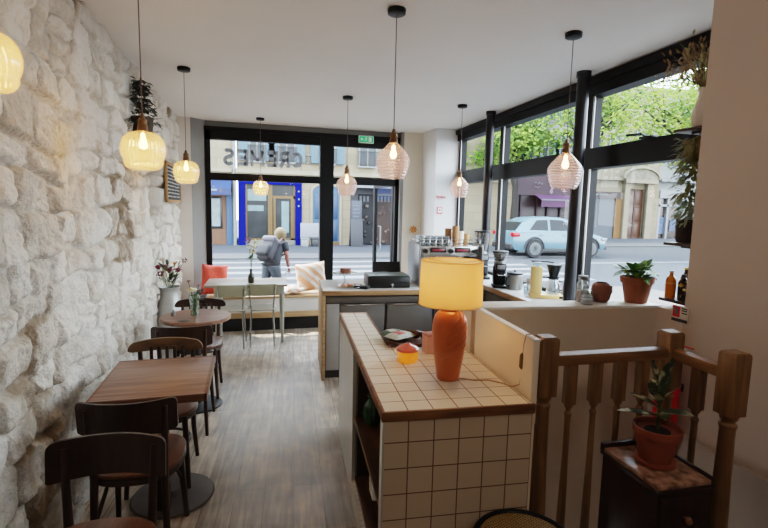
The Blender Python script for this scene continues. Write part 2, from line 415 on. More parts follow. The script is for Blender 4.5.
# ---- front shopfront window
pane = glassy('window_pane', (250, 253, 252), .016)
YW = 6.85
W1 = thing('window_1', None, None, (0, YW, 0)); W1['kind'] = 'structure'
bm = B()
box(bm, -.558, -.493, -.03, .06, 0, 2.655); box(bm, .955, 1.148, -.045, .06, 0, 2.66)
box(bm, -.558, 2.115, -.03, .06, 2.50, 2.66); box(bm, -.56, 2.115, -.05, -.03, 2.615, 2.665)
box(bm, -.5, 2.115, -.03, .06, 1.972, 2.066); box(bm, 2.06, 2.118, -.03, .06, 0, 2.66)
box(bm, -.5, .96, -.03, .06, 0, .12)
struct('window_frame', bm, frame_black, W1)
for x0, x1, z0, z1 in ((-.493, .955, 2.066, 2.5), (-.493, .955, .12, 1.972), (1.148, 2.06, 2.066, 2.5)):
    bm = B(); quad(bm, (x0, .015, z0), (x1, .015, z0), (x1, .015, z1), (x0, .015, z1)); struct('window_pane', bm, pane, W1)
# vinyl lettering on the outside of the glass, so it reads mirrored from indoors
vinyl = glassy('grey_vinyl', (180, 182, 184), .04, .94, (150, 152, 155), None, .4)
def ribbon(bm, pts, w, y0, y1):
    L_, R_ = [], []
    for i, p in enumerate(pts):
        d = Vector(pts[min(i+1, len(pts)-1)])-Vector(pts[max(i-1, 0)]); d.normalize(); n = Vector((-d.y, d.x))*w/2
        L_.append(Vector(p)+n); R_.append(Vector(p)-n)
    for i in range(len(pts)-1):
        prism(bm, [tuple(L_[i]), tuple(L_[i+1]), tuple(R_[i+1]), tuple(R_[i])], -y1, -y0, XZ)
def arc(cx, cz, rx, rz, a0, a1, n=14): return [(cx+rx*math.cos(math.radians(a0+(a1-a0)*i/n)), cz+rz*math.sin(math.radians(a0+(a1-a0)*i/n))) for i in range(n+1)]
LET = {'C': [arc(.085, .11, .06, .083, 45, 315)],
 'R': [[(.03, 0), (.03, .22)], [(.03, .195), (.09, .195)]+arc(.09, .15, .042, .045, 90, -90, 8)+[(.03, .105)], [(.085, .105), (.145, 0)]],
 'E': [[(.03, 0), (.03, .22)], [(.03, .195), (.145, .195)], [(.03, .11), (.13, .11)], [(.03, .025), (.145, .025)]],
 'M': [[(.028, 0), (.028, .22)], [(.178, 0), (.178, .22)], [(.028, .20), (.103, .07)], [(.103, .07), (.178, .20)]],
 'S': [arc(.085, .158, .05, .042, 30, 270, 12)+arc(.085, .066, .05, .046, 90, -150, 12)]}
bm = B(); cx = .718
for ch, wd in zip('CREMES', (.172, .176, .178, .222, .178, .17)):
    for st in LET[ch]: ribbon(bm, [(cx-x*.96, 2.175+z) for x, z in st], .040 if ch == 'M' else .050, .018, .0225)
    cx -= wd*.97
struct('window_lettering', bm, vinyl, W1)
bm = B()
for r0, zz in ((.045, 0),):
    for z0, z1, x0, x1 in ((.045, .06, -.04, .04), (-.06, -.045, -.04, .04), (-.06, .06, -.04, -.027), (-.06, .06, .027, .04), (.015, .025, -.02, .02), (-.02, -.01, -.02, .02)):
        box(bm, .80+x0, .80+x1, .018, .022, 2.29+z0, 2.29+z1)
struct('window_emblem', bm, vinyl, W1)
# ---- open street door
D1 = thing('door_1', None, None, (2.075, 6.90, 0), 0); D1['kind'] = 'structure'; D1['label'] = 'black framed glass street door standing open outwards'
D1.rotation_euler[2] = PI-math.radians(86)
bm = B(); 
for a in ((0, .07, 0, 2.06), (.85, .92, 0, 2.06), (.07, .85, 1.97, 2.06), (.07, .85, 0, .12)): box(bm, a[0], a[1], -.025, .025, a[2], a[3])
struct('door_frame', bm, frame_black, D1)
bm = B(); quad(bm, (.07, 0, .12), (.85, 0, .12), (.85, 0, 1.97), (.07, 0, 1.97)); struct('door_pane', bm, glassy('door_pane', (235, 242, 245), .12), D1)
bm = B(); tube(bm, [(.80, -.03, .95), (.80, -.07, .95), (.80, -.07, 1.35), (.80, -.03, 1.35)], .011); struct('door_handle', bm, steel, D1)

# ---- long window wall on the right
W2 = thing('window_2', None, None, (2.70, 2.4, 0), -math.radians(1.8)); W2['kind'] = 'structure'
YE = 3.86
bm = B()
box(bm, -.06, .06, -.6, YE, 2.585, 2.745); box(bm, -.09, -.06, -.6, YE, 2.665, 2.72)
box(bm, -.05, .06, -.6, YE, 2.005, 2.17)
box(bm, -.05, .06, -.6, YE, .86, .93)
for y0, y1 in ((1.035, 1.105), (2.56, 2.63), (3.78, YE)): box(bm, -.03, .06, y0, y1, .86, 2.72)
struct('window_frame', bm, frame_black, W2)
bm = B()
for y0, y1 in ((-.5, 1.035), (1.105, 2.56), (2.63, 3.78)):
    for z0, z1 in ((.93, 2.005), (2.17, 2.585)):
        box(bm, -.035, -.028, y1-.03, y1-.012, z0, z1)
struct('pane_bead', bm, mat('pale_bead', (196, 198, 198), .4, .3, .03), W2)
for y0, y1 in ((-.5, 1.035), (1.105, 2.56), (2.63, 3.78)):
    for z0, z1 in ((.93, 2.005), (2.17, 2.585)):
        bm = B(); quad(bm, (.02, y0, z0), (.02, y1, z0), (.02, y1, z1), (.02, y0, z1)); struct('window_pane', bm, pane, W2)
bm = B(); box(bm, -.10, -.05, .30, .42, 2.165, 2.18, .003); tube(bm, [(-.09, .36, 2.175), (-.13, .36, 2.19), (-.13, .50, 2.20)], .009); struct('window_handle', bm, black, W2)
bm = B(); box(bm, -.04, .20, -.6, YE, -.2, .86); struct('wall_right_front', bm, whitep)
o = COL.objects['wall_right_front']; o.location = W2.location; o.rotation_euler = W2.rotation_euler
# ---- round black posts in front of the mullions
for i, (x, y) in enumerate(((2.525, 3.34), (2.59, 4.97))):
    bm = B(); lathe(bm, [(.047, .86), (.047, 2.70), (.055, 2.70), (.055, 2.74)], 24, (x, y, 0)); box(bm, x-.07, x+.07, y-.07, y+.07, .86, .872, .003)
    struct('trim_%d' % (i+2), bm, mat('post_black', (30, 30, 33), .3, .4, .1), label='round black steel post before the %s window upright' % ('nearer' if i == 0 else 'farther'))
# ---- window bench at the shopfront
bw = wood('bench_wood', (168, 132, 92), (198, 164, 122), 0)
BN = thing('window_bench', 'low white window bench with wooden edges under the shopfront glass', 'bench', (.27, 6.62, 0))
bm = B(); box(bm, -.82, .82, -.17, .17, .245, .43); obj('riser', bm, mat('bench_white', (235, 233, 228), .5, 0, .02), BN)
bm = B(); box(bm, -.825, .84, -.20, .18, .43, .462, .006); obj('seat', bm, bw, BN)
bm = B(); box(bm, -.825, .84, -.22, .17, .175, .245, .006); obj('step_board', bm, bw, BN)
bm = B(); box(bm, -.82, .82, -.17, .17, .0, .175); obj('plinth', bm, mat('bench_black', (26, 25, 25), .6), BN)
# ================================================================== TILED ISLAND
tile_c = ((226, 216, 198), (220, 208, 190), (146, 110, 84))
IS = thing('tiled_island', 'island counter clad in cream square tiles with brown wood edging', 'counter', (.466, 1.628, 0), -A5)
Lp = [(0, 0), (.605, 0), (.605, .82), (.19, .82), (.19, 1.70), (0, 1.70)]
bm = B(); prism(bm, [(.008, .008), (.597, .008), (.597, .812), (.182, .812), (.182, 1.692), (.008, 1.692)], .868, .9)
obj('tile_top', bm, tiles('tiles_top', 'XY', *tile_c, .098, .098, .22, 0, 0, (0, 0)), IS)
edge_w = wood('edge_wood', (96, 62, 36), (140, 96, 60), 0)
bm = B()
for x0, x1, y0, y1 in ((-.004, .609, -.004, .010), (-.004, .010, .0, 1.704), (.0, .194, 1.690, 1.704), (.180, .194, .82, 1.70), (.19, .605, .81, .824)):
    box(bm, x0, x1, y0, y1, .864, .902, .003)
obj('wood_edging', bm, edge_w, IS)
obj('tile_front', (lambda b: (box(b, .006, .60, .004, .03, 0, .866), b)[1])(B()), tiles('tiles_front', 'XZ', (200, 180, 156), (192, 172, 148), (108, 80, 60), .1, .1035, .3, 0, 0, (0, .0495)), IS)  # same tiles as the top, coloured darker for the shaded side
bm = B(); box(bm, .0, .008, .0, .05, 0, .866); box(bm, .0, .03, .90, 1.70, 0, .866); box(bm, .0, .03, .05, .90, 0, .10)
obj('side_cladding', bm, tiles('tiles_side', 'YZ', (206, 204, 196), (196, 194, 186), (176, 172, 164), .042, 1.2, .3, 0, 0, (0, 0), .003), IS)
dkwood = wood('dark_shelf_wood', (60, 40, 26), (92, 64, 42), 1)
bm = B(); box(bm, .02, .45, .03, .92, .10, .125); obj('bottom_board', bm, dkwood, IS)
bm = B(); box(bm, .012, .45, .03, .92, .455, .478); obj('shelf', bm, dkwood, IS)
bm = B(); box(bm, .45, .47, .03, .92, .1, .866); box(bm, .02, .45, .90, .92, .1, .866); box(bm, .02, .45, .03, .045, .1, .866); obj('inner_lining', bm, mat('lining_brown', (58, 40, 28), .7, 0, .15), IS)
bm = B(); box(bm, .172, .19, .92, 1.69, 0, .866); box(bm, .03, .172, 1.67, 1.69, 0, .866); box(bm, .47, .60, .79, .81, 0, .866); box(bm, .585, .60, .03, .81, 0, .866); box(bm, .19, .59, .795, .81, 0, .866); obj('back_panel', bm, mat('island_back', (206, 200, 190), .6), IS)
# thin partition standing on the island's stair side
PT = struct('wall_partition', (lambda b: (box(b, .605, .632, .035, .655, .80, 1.142, .003), box(b, .607, .630, .04, .655, -.0, .80), b)[2])(B()), mat('partition_cream', (230, 214, 190), .6, 0, .03, 3), label='thin cream partition along the island beside the stairs')
PT.location = (.466, 1.628, 0); PT.rotation_euler[2] = -A5
bm = B(); box(bm, .603, .634, .032, .66, 1.142, 1.150, .002); struct('partition_cap', bm, MATS['ledge_white'], PT)

# ================================================================== STAIR RAILING
RL = thing('stair_railing', 'golden oak stair railing with turned balusters and square topped newels', 'railing', (1.145, 1.634, 0), -math.radians(1.9))
def newel_bm(x, y, top):
    b = B(); box(b, x-.038, x+.038, y-.038, y+.038, top-.245, top-.012, .004)
    lathe(b, [(.037, top-.012), (.037, top-.008), (.030, top)], 4, (x, y, 0), Matrix.Translation((x, y, 0)) @ Matrix.Rotation(PI/4, 4, 'Z') @ Matrix.Scale(1.38, 4, (1, 0, 0)) @ Matrix.Scale(1.38, 4, (0, 1, 0)) @ Matrix.Translation((-x, -y, 0)))
    lathe(b, [(.034, top-.245), (.030, top-.262), (.024, top-.268), (.024, top-.276), (.031, top-.284), (.031, top-.292), (.027, top-.30), (.030, .62), (.036, .40), (.040, .24), (.032, .20), (.040, .19), (.040, .17)], 20, (x, y, 0))
    box(b, x-.038, x+.038, y-.038, y+.038, -.14, .17, .004); return b
NX = ((0, 0, 1.155), (.608, .005, 1.15), (.615, -.285, 1.145))
for x, y, t_ in NX: obj('newel_post', newel_bm(x, y, t_), oak, RL)
hr = wood('rail_oak', (100, 70, 42), (142, 102, 64), 0)
def rail_bm(x0, x1):
    b = B(); prism(b, [(-.026, 1.035), (-.032, 1.055), (-.026, 1.078), (.0, 1.085), (.026, 1.078), (.032, 1.055), (.026, 1.035)], 0, x1-x0, Matrix.Translation((x0, 0, 0)) @ Matrix(((0, 0, 1, 0), (1, 0, 0, 0), (0, 1, 0, 0), (0, 0, 0, 1)))); return b
o = obj('handrail', rail_bm(.036, .573), hr, RL)
o = obj('handrail', rail_bm(.0, .215), hr, RL); o.location = (.613, -.035, 0); o.rotation_euler[2] = -PI/2
def bal_bm(x, y):
    b = B(); box(b, x-.021, x+.021, y-.021, y+.021, .86, 1.04, .003)
    lathe(b, [(.021, .87), (.018, .852), (.010, .838), (.010, .828), (.016, .82), (.0125, .80), (.013, .62), (.017, .40), (.0195, .24), (.014, .21), (.021, .20), (.021, .18)], 14, (x, y, 0))
    box(b, x-.021, x+.021, y-.021, y+.021, .0, .18, .003); return b
for x in (.122, .242, .360, .475): obj('baluster', bal_bm(x, .002), oak, RL)
obj('baluster', bal_bm(.612, -.145), oak, RL)

# ================================================================== BAR COUNTER
cw = wood('counter_wood', (150, 116, 80), (184, 148, 108), 0)
dgrey = mat('cabinet_dark_grey', (92, 86, 80), .45, 0, .06)
stone_top = mat('worktop_pale_stone', (196, 190, 182), .3, 0, .05, 20)
BC = thing('bar_counter', 'serving counter with pale top, wooden edge and dark grey cupboard fronts', 'counter', (.645, 4.405, 0), -A5)
CL = 1.56
bm = B(); box(bm, .012, CL, .012, .70, .828, .868, .004); obj('worktop', bm, stone_top, BC)
bm = B(); box(bm, 0, CL, 0, .014, .822, .869, .003); box(bm, 0, .014, 0, .71, .822, .869, .003); obj('edge_strip', bm, cw, BC)
bm = B(); box(bm, 0, .032, .005, .70, 0, .824, .003); obj('end_panel', bm, cw, BC)
bm = B(); box(bm, .032, CL, .05, .69, .08, .826); box(bm, .032, CL, .08, .68, 0, .08); obj('carcass', bm, mat('carcass_dark', (52, 47, 44), .6), BC)
bm = B(); box(bm, .04, CL-.01, .03, .052, .745, .805, .003); obj('top_rail', bm, dgrey, BC)
lg = mat('cabinet_mid_grey', (150, 146, 140), .45, 0, .05)
bm = B(); box(bm, .04, .165, .03, .052, .09, .735, .003); obj('filler_panel', bm, lg, BC)
for x0, x1 in ((.175, .60), (.625, 1.08), (1.105, 1.54)):
    bm = B(); box(bm, x0, x1, .026, .05, .09, .72, .004); d = obj('door', bm, dgrey, BC)
    bm = B(); box(bm, x0, x1, .020, .03, .72, .735, .002); obj('handle', bm, chrome, d)
KC = thing('back_counter', 'counter with white worktop running below the right window', 'counter', (2.215, 2.44, 0), -math.radians(1.8))
bm = B(); box(bm, .012, .43, 0, 2.95, .858, .898, .004); obj('worktop', bm, mat('worktop_white', (222, 221, 218), .3, 0, .03), KC)
bm = B(); box(bm, 0, .013, 0, 2.95, .852, .899, .003); obj('edge_strip', bm, wood('counter_wood_y', (150, 116, 80), (184, 148, 108), 1), KC)
bm = B(); box(bm, .03, .43, .01, 2.94, .08, .856); box(bm, .06, .43, .01, 2.94, 0, .08); obj('carcass', bm, dgrey, KC)
for k in range(3):
    bm = B(); box(bm, .012, .03, .03+k*.62, .63+k*.62, .1, .84, .003); d = obj('door', bm, dgrey, KC)
    bm = B(); tube(bm, [(.01, .5+k*.62, .76), (-.012, .5+k*.62, .76), (-.012, .58+k*.62, .76), (.01, .58+k*.62, .76)], .006); obj('handle', bm, chrome, d)

# ================================================================== TABLES
brown_t = wood('table_brown', (108, 76, 58), (152, 112, 88), 0, .35)
iron = mat('dark_cast_iron', (46, 42, 40), .5, .4, .12)
T2 = thing('cafe_table', 'square topped brown wooden café table on a round dark pedestal foot', 'table', (-.463, 2.648, 0), 0)
bm = B(); box(bm, -.255, .255, -.30, .30, .727, .752, .004); obj('tabletop', bm, brown_t, T2)
bm = B(); box(bm, -.258, .258, -.304, -.286, .715, .753, .003); box(bm, -.258, .258, .286, .304, .715, .753, .003); box(bm, .242, .259, -.304, .304, .715, .753, .003); box(bm, -.259, -.242, -.304, .304, .715, .753, .003)
obj('edge_band', bm, wood('table_edge', (92, 60, 44), (128, 90, 68), 0, .35), T2)
bm = B(); lathe(bm, [(.038, .012), (.038, .70), (.06, .715), (.16, .722), (.16, .727)], 20); obj('column', bm, iron, T2)
bm = B(); lathe(bm, [(.0, .0), (.215, 0), (.222, .006), (.215, .014), (.06, .026), (.045, .05), (.0, .05)], 36, (.03, .13, 0)); obj('foot', bm, mat('foot_plate', (84, 78, 74), .5, .3, .15), T2)
T3 = thing('bistro_table', 'round brown wooden café table holding a glass vase of flowers', 'table', (-.425, 4.075, 0))
bm = B(); lathe(bm, [(0, .722), (.262, .722), (.27, .730), (.27, .745), (.264, .752), (0, .752)], 40); obj('tabletop', bm, wood('table_round', (104, 70, 54), (146, 106, 86), 0, .35), T3)
bm = B(); lathe(bm, [(.032, .012), (.032, .69), (.10, .722)], 18); obj('column', bm, iron, T3)
bm = B(); lathe(bm, [(.0, .0), (.19, 0), (.19, .01), (.05, .03), (0, .03)], 32); obj('foot', bm, iron, T3)
T1 = thing('dining_table', 'pale rectangular dining table with whitish legs by the shopfront', 'table', (.02, 6.06, 0), -math.radians(2.0))
pale = mat('table_pale', (152, 136, 120), .4, 0, .05, 6); palel = mat('table_legs_pale', (176, 178, 166), .4, 0, .04)
bm = B(); box(bm, -.53, .42, -.29, .27, .692, .722, .01); obj('tabletop', bm, pale, T1)
bm = B(); box(bm, -.42, .38, -.26, -.24, .60, .692); box(bm, -.42, .38, .22, .24, .60, .692); box(bm, -.42, -.40, -.25, .23, .60, .692); box(bm, .36, .38, -.25, .23, .60, .692); obj('apron', bm, palel, T1)
for sx, sy in ((-.39, -.235), (.355, -.235), (-.39, .215), (.355, .215)):
    bm = B(); cyl(bm, (sx, sy, .692), (sx*1.01, sy*1.03, 0), .028, .017, 14); obj('leg', bm, palel, T1)

# ================================================================== CHAIRS
chair_dark = wood('chair_dark', (36, 23, 17), (58, 37, 27), 2, .35)
seat_br = wood('chair_seat', (84, 54, 38), (112, 76, 56), 1, .32)
def curved_panel(w, z0, z1, y, bow, th, top_bow=0, n=16, rnd_=.015, lean=.0):
    b = bmesh.new(); F = []; Bk = []
    for i in range(n+1):
        t = -math.cos(PI*i/n); x = t*w/2; yy = y+bow*t*t; zt = z1-top_bow*t*t; zb = z0
        k = max(0, abs(t)-(1-2.4*rnd_/w))/(2.4*rnd_/w); zt -= rnd_*1.3*(1-math.sqrt(max(0, 1-k*k))); zb += rnd_*.5*(1-math.sqrt(max(0, 1-k*k)))
        F.append([b.verts.new((x, yy+th/2, zb)), b.verts.new((x, yy+th/2-lean*(.5), (zb+zt)/2)), b.verts.new((x, yy+th/2-lean, zt))])
        Bk.append([b.verts.new((x, yy-th/2, zb)), b.verts.new((x, yy-th/2-lean*.5, (zb+zt)/2)), b.verts.new((x, yy-th/2-lean, zt))])
    for i in range(n):
        for j in range(2):
            b.faces.new((F[i][j], F[i][j+1], F[i+1][j+1], F[i+1][j])); b.faces.new((Bk[i][j], Bk[i+1][j], Bk[i+1][j+1], Bk[i][j+1]))
        b.faces.new((F[i][2], Bk[i][2], Bk[i+1][2], F[i+1][2])); b.faces.new((F[i][0], F[i+1][0], Bk[i+1][0], Bk[i][0]))
    for r in (0, n):
        b.faces.new((F[r][0], F[r][1], Bk[r][1], Bk[r][0])); b.faces.new((F[r][1], F[r][2], Bk[r][2], Bk[r][1]))
    bmesh.ops.recalc_face_normals(b, faces=b.faces); return b
def seat_poly(w, d):
    out = []
    for k in range(36):
        a = 2*PI*k/36; c, s = math.cos(a), math.sin(a)
        out.append((w/2*abs(c)**.75*(1 if c > 0 else -1), d/2*abs(s)**.75*(1 if s > 0 else -1)))
    return out
def make_chair(label, kind, loc, rz, group, top=.785, dark=None, rail=None):
    dark = dark or chair_dark
    t = thing('cafe_chair', label, 'chair', loc, rz, group)
    bm = B(); prism(bm, seat_poly(.395, .40), .445, .467, bev=.006); obj('seat', bm, seat_br, t)
    bm = B(); pl = seat_poly(.355, .36); tube(bm, [(x, y, .425) for x, y in pl], .02, 8, True, flat=1.0); obj('apron', bm, dark, t)
    for s in (-1, 1):
        bm = B(); tube(bm, [(s*.145, .145, .44), (s*.152, .158, .25), (s*.165, .185, 0)], [.017, .016, .012], 12); obj('front_leg', bm, dark, t)
        bm = B(); tube(bm, [(s*.16, -.235, 0), (s*.148, -.19, .22), (s*.143, -.175, .45), (s*.150, -.185, .62), (s*.155, -.20 if kind == 'slat' else -.196, top-.03)], [.012, .015, .017, .015, .013], 12); obj('back_leg', bm, dark, t)
        if kind == 'panel':
            bm = B(); tube(bm, [(s*.148, .15, .24), (s*.135, .09, .33), (s*.13, .0, .385), (s*.13, -.09, .33), (s*.145, -.185, .24)], .009, 8); obj('side_brace', bm, dark, t)
    if kind == 'slat':
        bm = B(); tube(bm, disc3(.152, .235, .012), .009, 8, True); obj('stretcher', bm, dark, t)
        obj('top_rail', curved_panel(.43, top-.075, top, -.215, .05, .022, .018, 18, .032), rail or dark, t)
        for x in (-.09, -.045, 0, .045, .09):
            bm = B(); box(bm, x-.010, x+.010, -.205, -.192, .45, top-.05, .003); obj('slat', bm, dark, t)
    else:
        obj('backrest', curved_panel(.405, top-.15, top, -.225, .065, .014, .0 if kind == 'panel' else .0, 18, .02, .012), rail or dark, t)
    return t
def disc3(r, z, e): return [(r*math.cos(2*PI*k/20), r*math.sin(2*PI*k/20)-.01, z) for k in range(20)]
CG = 'dark bentwood chairs along the stone wall'
make_chair('dark bentwood chair with solid curved back, seat turned towards the camera, nearest of all', 'panel', (-.528, 1.70, 0), PI-.10, CG, .783)
make_chair('dark chair with concave solid back panel drawn up to near side of square table', 'panel', (-.512, 2.395, 0), -.05, CG, .805)
make_chair('slatted chair with brown rounded top rail at far side of square table', 'slat', (-.512, 2.985, 0), PI-.02, CG, .812, None, wood('rail_brown', (84, 62, 42), (112, 84, 58), 0, .5))
make_chair('dark solid backed chair at near side of round table, back to camera', 'panel', (-.462, 3.73, 0), -.03, CG, .80)
make_chair('dark slatted chair behind the round table with flowers, facing the camera', 'slat', (-.435, 4.33, 0), PI-.03, CG, .81)
# two slim tubular chairs at the pale table
olive = mat('olive_grey_paint', (158, 156, 130), .5, 0, .05); tub = mat('tube_grey', (176, 178, 176), .25, .8, .04)
def school_chair(label, loc, rz):
    t = thing('tubular_chair', label, 'chair', loc, rz, 'olive backed tube chairs at the pale table')
    bm = B(); prism(bm, seat_poly(.34, .33), .435, .45, bev=.004); obj('seat', bm, mat('seat_pale', (206, 202, 188), .45), t)
    obj('backrest', curved_panel(.36, .605, .745, -.165, .03, .012, 0, 14, .02, .01), olive, t)
    for s in (-1, 1):
        bm = B(); tube(bm, [(s*.145, -.165, .73), (s*.14, -.155, .60), (s*.125, -.135, .45)], .0095, 8); obj('back_upright', bm, tub, t)
        bm = B(); tube(bm, [(s*.125, -.13, .435), (s*.13, -.15, .2), (s*.135, -.175, 0)], .0095, 8); obj('leg', bm, tub, t)
        bm = B(); tube(bm, [(s*.13, .12, .435), (s*.14, .135, .2), (s*.15, .15, 0)], .0095, 8); obj('leg', bm, tub, t)
    bm = B(); tube(bm, [(-.125, -.13, .43), (.125, -.13, .43)], .008); tube(bm, [(-.13, .12, .43), (.13, .12, .43)], .008); tube(bm, [(-.128, -.13, .43), (-.128, .12, .43)], .008); tube(bm, [(.128, -.13, .43), (.128, .12, .43)], .008); obj('seat_frame', bm, tub, t)
    return t
school_chair('olive backed tube chair at pale table, the one nearer the stone wall', (-.21, 5.80, 0), -.03)
school_chair('olive backed tube chair at pale table, the one nearer the counter', (.135, 5.83, 0), -.03)

# round caned stool seat at the bottom
ST = thing('cane_stool', 'round stool with woven cane seat and black rim before the tiled island', 'stool', (.949, 1.405, 0))
cane = tiles('cane_weave', 'XY', (196, 164, 104), (176, 142, 84), (70, 48, 24), .012, .009, .6, .5, .6, (0, 0), .0016, 1)
bm = B(); lathe(bm, [(0, .462), (.1, .466), (.172, .462), (.172, .452), (0, .452)], 40); obj('seat', bm, cane, ST)
bm = B(); tube(bm, [(.178*math.cos(2*PI*k/40), .178*math.sin(2*PI*k/40), .458) for k in range(40)], .013, 10, True); obj('rim', bm, black, ST)
for k in range(4):
    a = PI/4+k*PI/2; bm = B(); cyl(bm, (.145*math.cos(a), .145*math.sin(a), .455), (.165*math.cos(a), .165*math.sin(a), 0), .016, .012, 10); obj('leg', bm, black, ST)
bm = B(); tube(bm, [(.156*math.cos(2*PI*k/28), .156*math.sin(2*PI*k/28), .2) for k in range(28)], .008, 8, True); obj('foot_ring', bm, black, ST)

# bedside cabinet with marble top in the corner of the railing
NC = thing('bedside_cabinet', 'small dark brown cabinet with speckled marble top in the railing corner', 'cabinet', (1.392, 1.285, 0), -math.radians(3.0))
dkb = wood('cabinet_mahogany', (34, 18, 16), (56, 30, 25), 2, .4)
bm = B(); box(bm, .008, .245, .006, .30, .04, .648, .004); obj('carcass', bm, dkb, NC)
bm = B(); box(bm, 0, .252, -.004, .31, .648, .662, .005); obj('top_moulding', bm, dkb, NC)
bm = B(); box(bm, .0, .252, -.002, .308, .0, .06, .004); obj('plinth', bm, dkb, NC)
marb = mat('brown_marble', (150, 116, 96), .22, 0, .55, 26)
bm = B(); box(bm, .006, .246, .002, .292, .662, .68, .003); obj('marble_top', bm, marb, NC)
bm = B(); box(bm, .0, .252, .292, .31, .662, .697, .003); box(bm, .238, .252, .0, .30, .662, .69, .003); obj('gallery', bm, dkb, NC)
bm = B(); box(bm, .022, .232, -.004, .008, .47, .635, .004); d = obj('drawer', bm, dkb, NC)
bm = B(); ball(bm, (.127, -.022, .55), .016, (1, .8, 1), 2); cyl(bm, (.127, -.015, .55), (.127, .0, .55), .007); obj('knob', bm, wood('knob_wood', (120, 84, 56), (150, 108, 76), 2), d)
bm = B(); box(bm, .022, .232, -.004, .008, .075, .455, .004); obj('door', bm, dkb, NC)
# ================================================================== PENDANT LAMPS
bronze = mat('bronze_socket', (120, 92, 66), .45, .6, .1)
cordm = mat('cord_mauve', (112, 92, 96), .7)
amber = glassy('amber_ribbed_glass', (252, 232, 190), .14, .30, (228, 208, 168), None, .1, .025)
rose = glassy('rose_ribbed_glass', (240, 222, 220), .13, .22, (190, 174, 176), ('Z', 19), .1)
bulbm = mat('bulb_glow', (255, 214, 150), .5, 0, 0, emis=14, ecol=(255, 206, 130))
AMB = [(.028, .090), (.055, .085), (.084, .062), (.099, .022), (.098, -.015), (.090, -.040), (.0875, -.046), (.089, -.052), (.082, -.074), (.064, -.090), (.03, -.096), (.0, -.097)]
ROS = [(.024, .100), (.034, .088), (.058, .062), (.084, .034), (.096, .010), (.098, -.010), (.095, -.034), (.086, -.068), (.072, -.102), (.066, -.110)]
def pendant(label, loc, kind, sc, group, power, ceil=2.74):
    t = thing('pendant_lamp', label, 'pendant lamp', (loc[0], loc[1], loc[2]), 0, group)
    zc = ceil-loc[2]
    bm = B(); lathe(bm, [(0, zc), (.05, zc), (.052, zc-.004), (.05, zc-.026), (.044, zc-.03), (0, zc-.03)], 24); obj('ceiling_rose', bm, black, t)
    bm = B(); cyl(bm, (0, 0, zc-.03), (0, 0, .165*sc), .0028, None, 6); obj('cord', bm, cordm, t)
    bm = B(); lathe(bm, [(0, .175*sc), (.008, .175*sc), (.012, .155*sc), (.020*sc, .148*sc), (.022*sc, .13*sc), (.019*sc, .125*sc), (.023*sc, .12*sc), (.025*sc, .092*sc), (.0, .088*sc)], 18); obj('socket', bm, bronze, t)
    bm = B(); lathe(bm, [(r*sc, z*sc) for r, z in smooth_prof(AMB if kind == 'amber' else ROS)], 120 if kind == 'amber' else 40, cap=False)
    if kind == 'amber':
        for v in bm.verts:
            f = 1+.022*math.cos(30*math.atan2(v.co.y, v.co.x)); v.co.x *= f; v.co.y *= f
    obj('glass_shade', bm, amber if kind == 'amber' else rose, t, 180)
    bm = B(); lathe(bm, [(0, .088*sc), (.009*sc, .08*sc), (.011*sc, .06*sc), (.018*sc, .038*sc), (.0195*sc, .026*sc), (.015*sc, .012*sc), (0, .007*sc)], 16); obj('bulb', bm, bulbm, t, 180)
    plight('pendant_glow', (loc[0], loc[1], loc[2]-.015*sc), power, (255, 212, 156) if kind == 'amber' else (255, 226, 200), .02)
    return t
def smooth_prof(p):
    out = []
    for i in range(len(p)-1):
        p0 = p[max(i-1, 0)]; p1 = p[i]; p2 = p[i+1]; p3 = p[min(i+2, len(p)-1)]
        for k in range(3):
            t = k/3; t2 = t*t; t3 = t2*t
            out.append(tuple(max(0, .5*(2*p1[j]+(p2[j]-p0[j])*t+(2*p0[j]-5*p1[j]+4*p2[j]-p3[j])*t2+(3*p1[j]-p0[j]-3*p2[j]+p3[j])*t3)) if j == 0 else .5*(2*p1[j]+(p2[j]-p0[j])*t+(2*p0[j]-5*p1[j]+4*p2[j]-p3[j])*t2+(3*p1[j]-p0[j]-3*p2[j]+p3[j])*t3) for j in (0, 1)))
    out.append(p[-1]); return out
PA, PR = 'amber glass pendants on the stone wall side', 'rose tinted glass pendants over the counter side'
pendant('amber ribbed glass pendant cut by the frame edge, nearest to the camera', (-.80, 1.85, 2.085), 'amber', 1.0, PA, .9)
pendant('amber ribbed glass pendant hanging in front of the trailing plant', (-.515, 2.72, 1.912), 'amber', 1.03, PA, .9)
pendant('amber ribbed glass pendant hanging near the chalkboard menu', (-.50, 4.32, 1.91), 'amber', 1.0, PA, .8)
pendant('small amber glass pendant hanging before the shopfront lettering', (.14, 6.40, 1.87), 'amber', .98, PA, .7)
pendant('rose tinted pendant hanging before the shopfront between lettering and exit sign', (.95, 4.84, 1.885), 'rose', 1.08, PR, .4)
pendant('large rose tinted pendant hanging from the middle of the ceiling, above the table lamp', (.792, 2.674, 1.925), 'rose', .97, PR, .45)
pendant('rose tinted pendant hanging before the pale corner pier', (2.158, 4.779, 1.895), 'rose', 1.05, PR, .4)
pendant('rose tinted pendant hanging before the nearer round black post', (1.922, 2.664, 1.915), 'rose', 1.08, PR, .45)

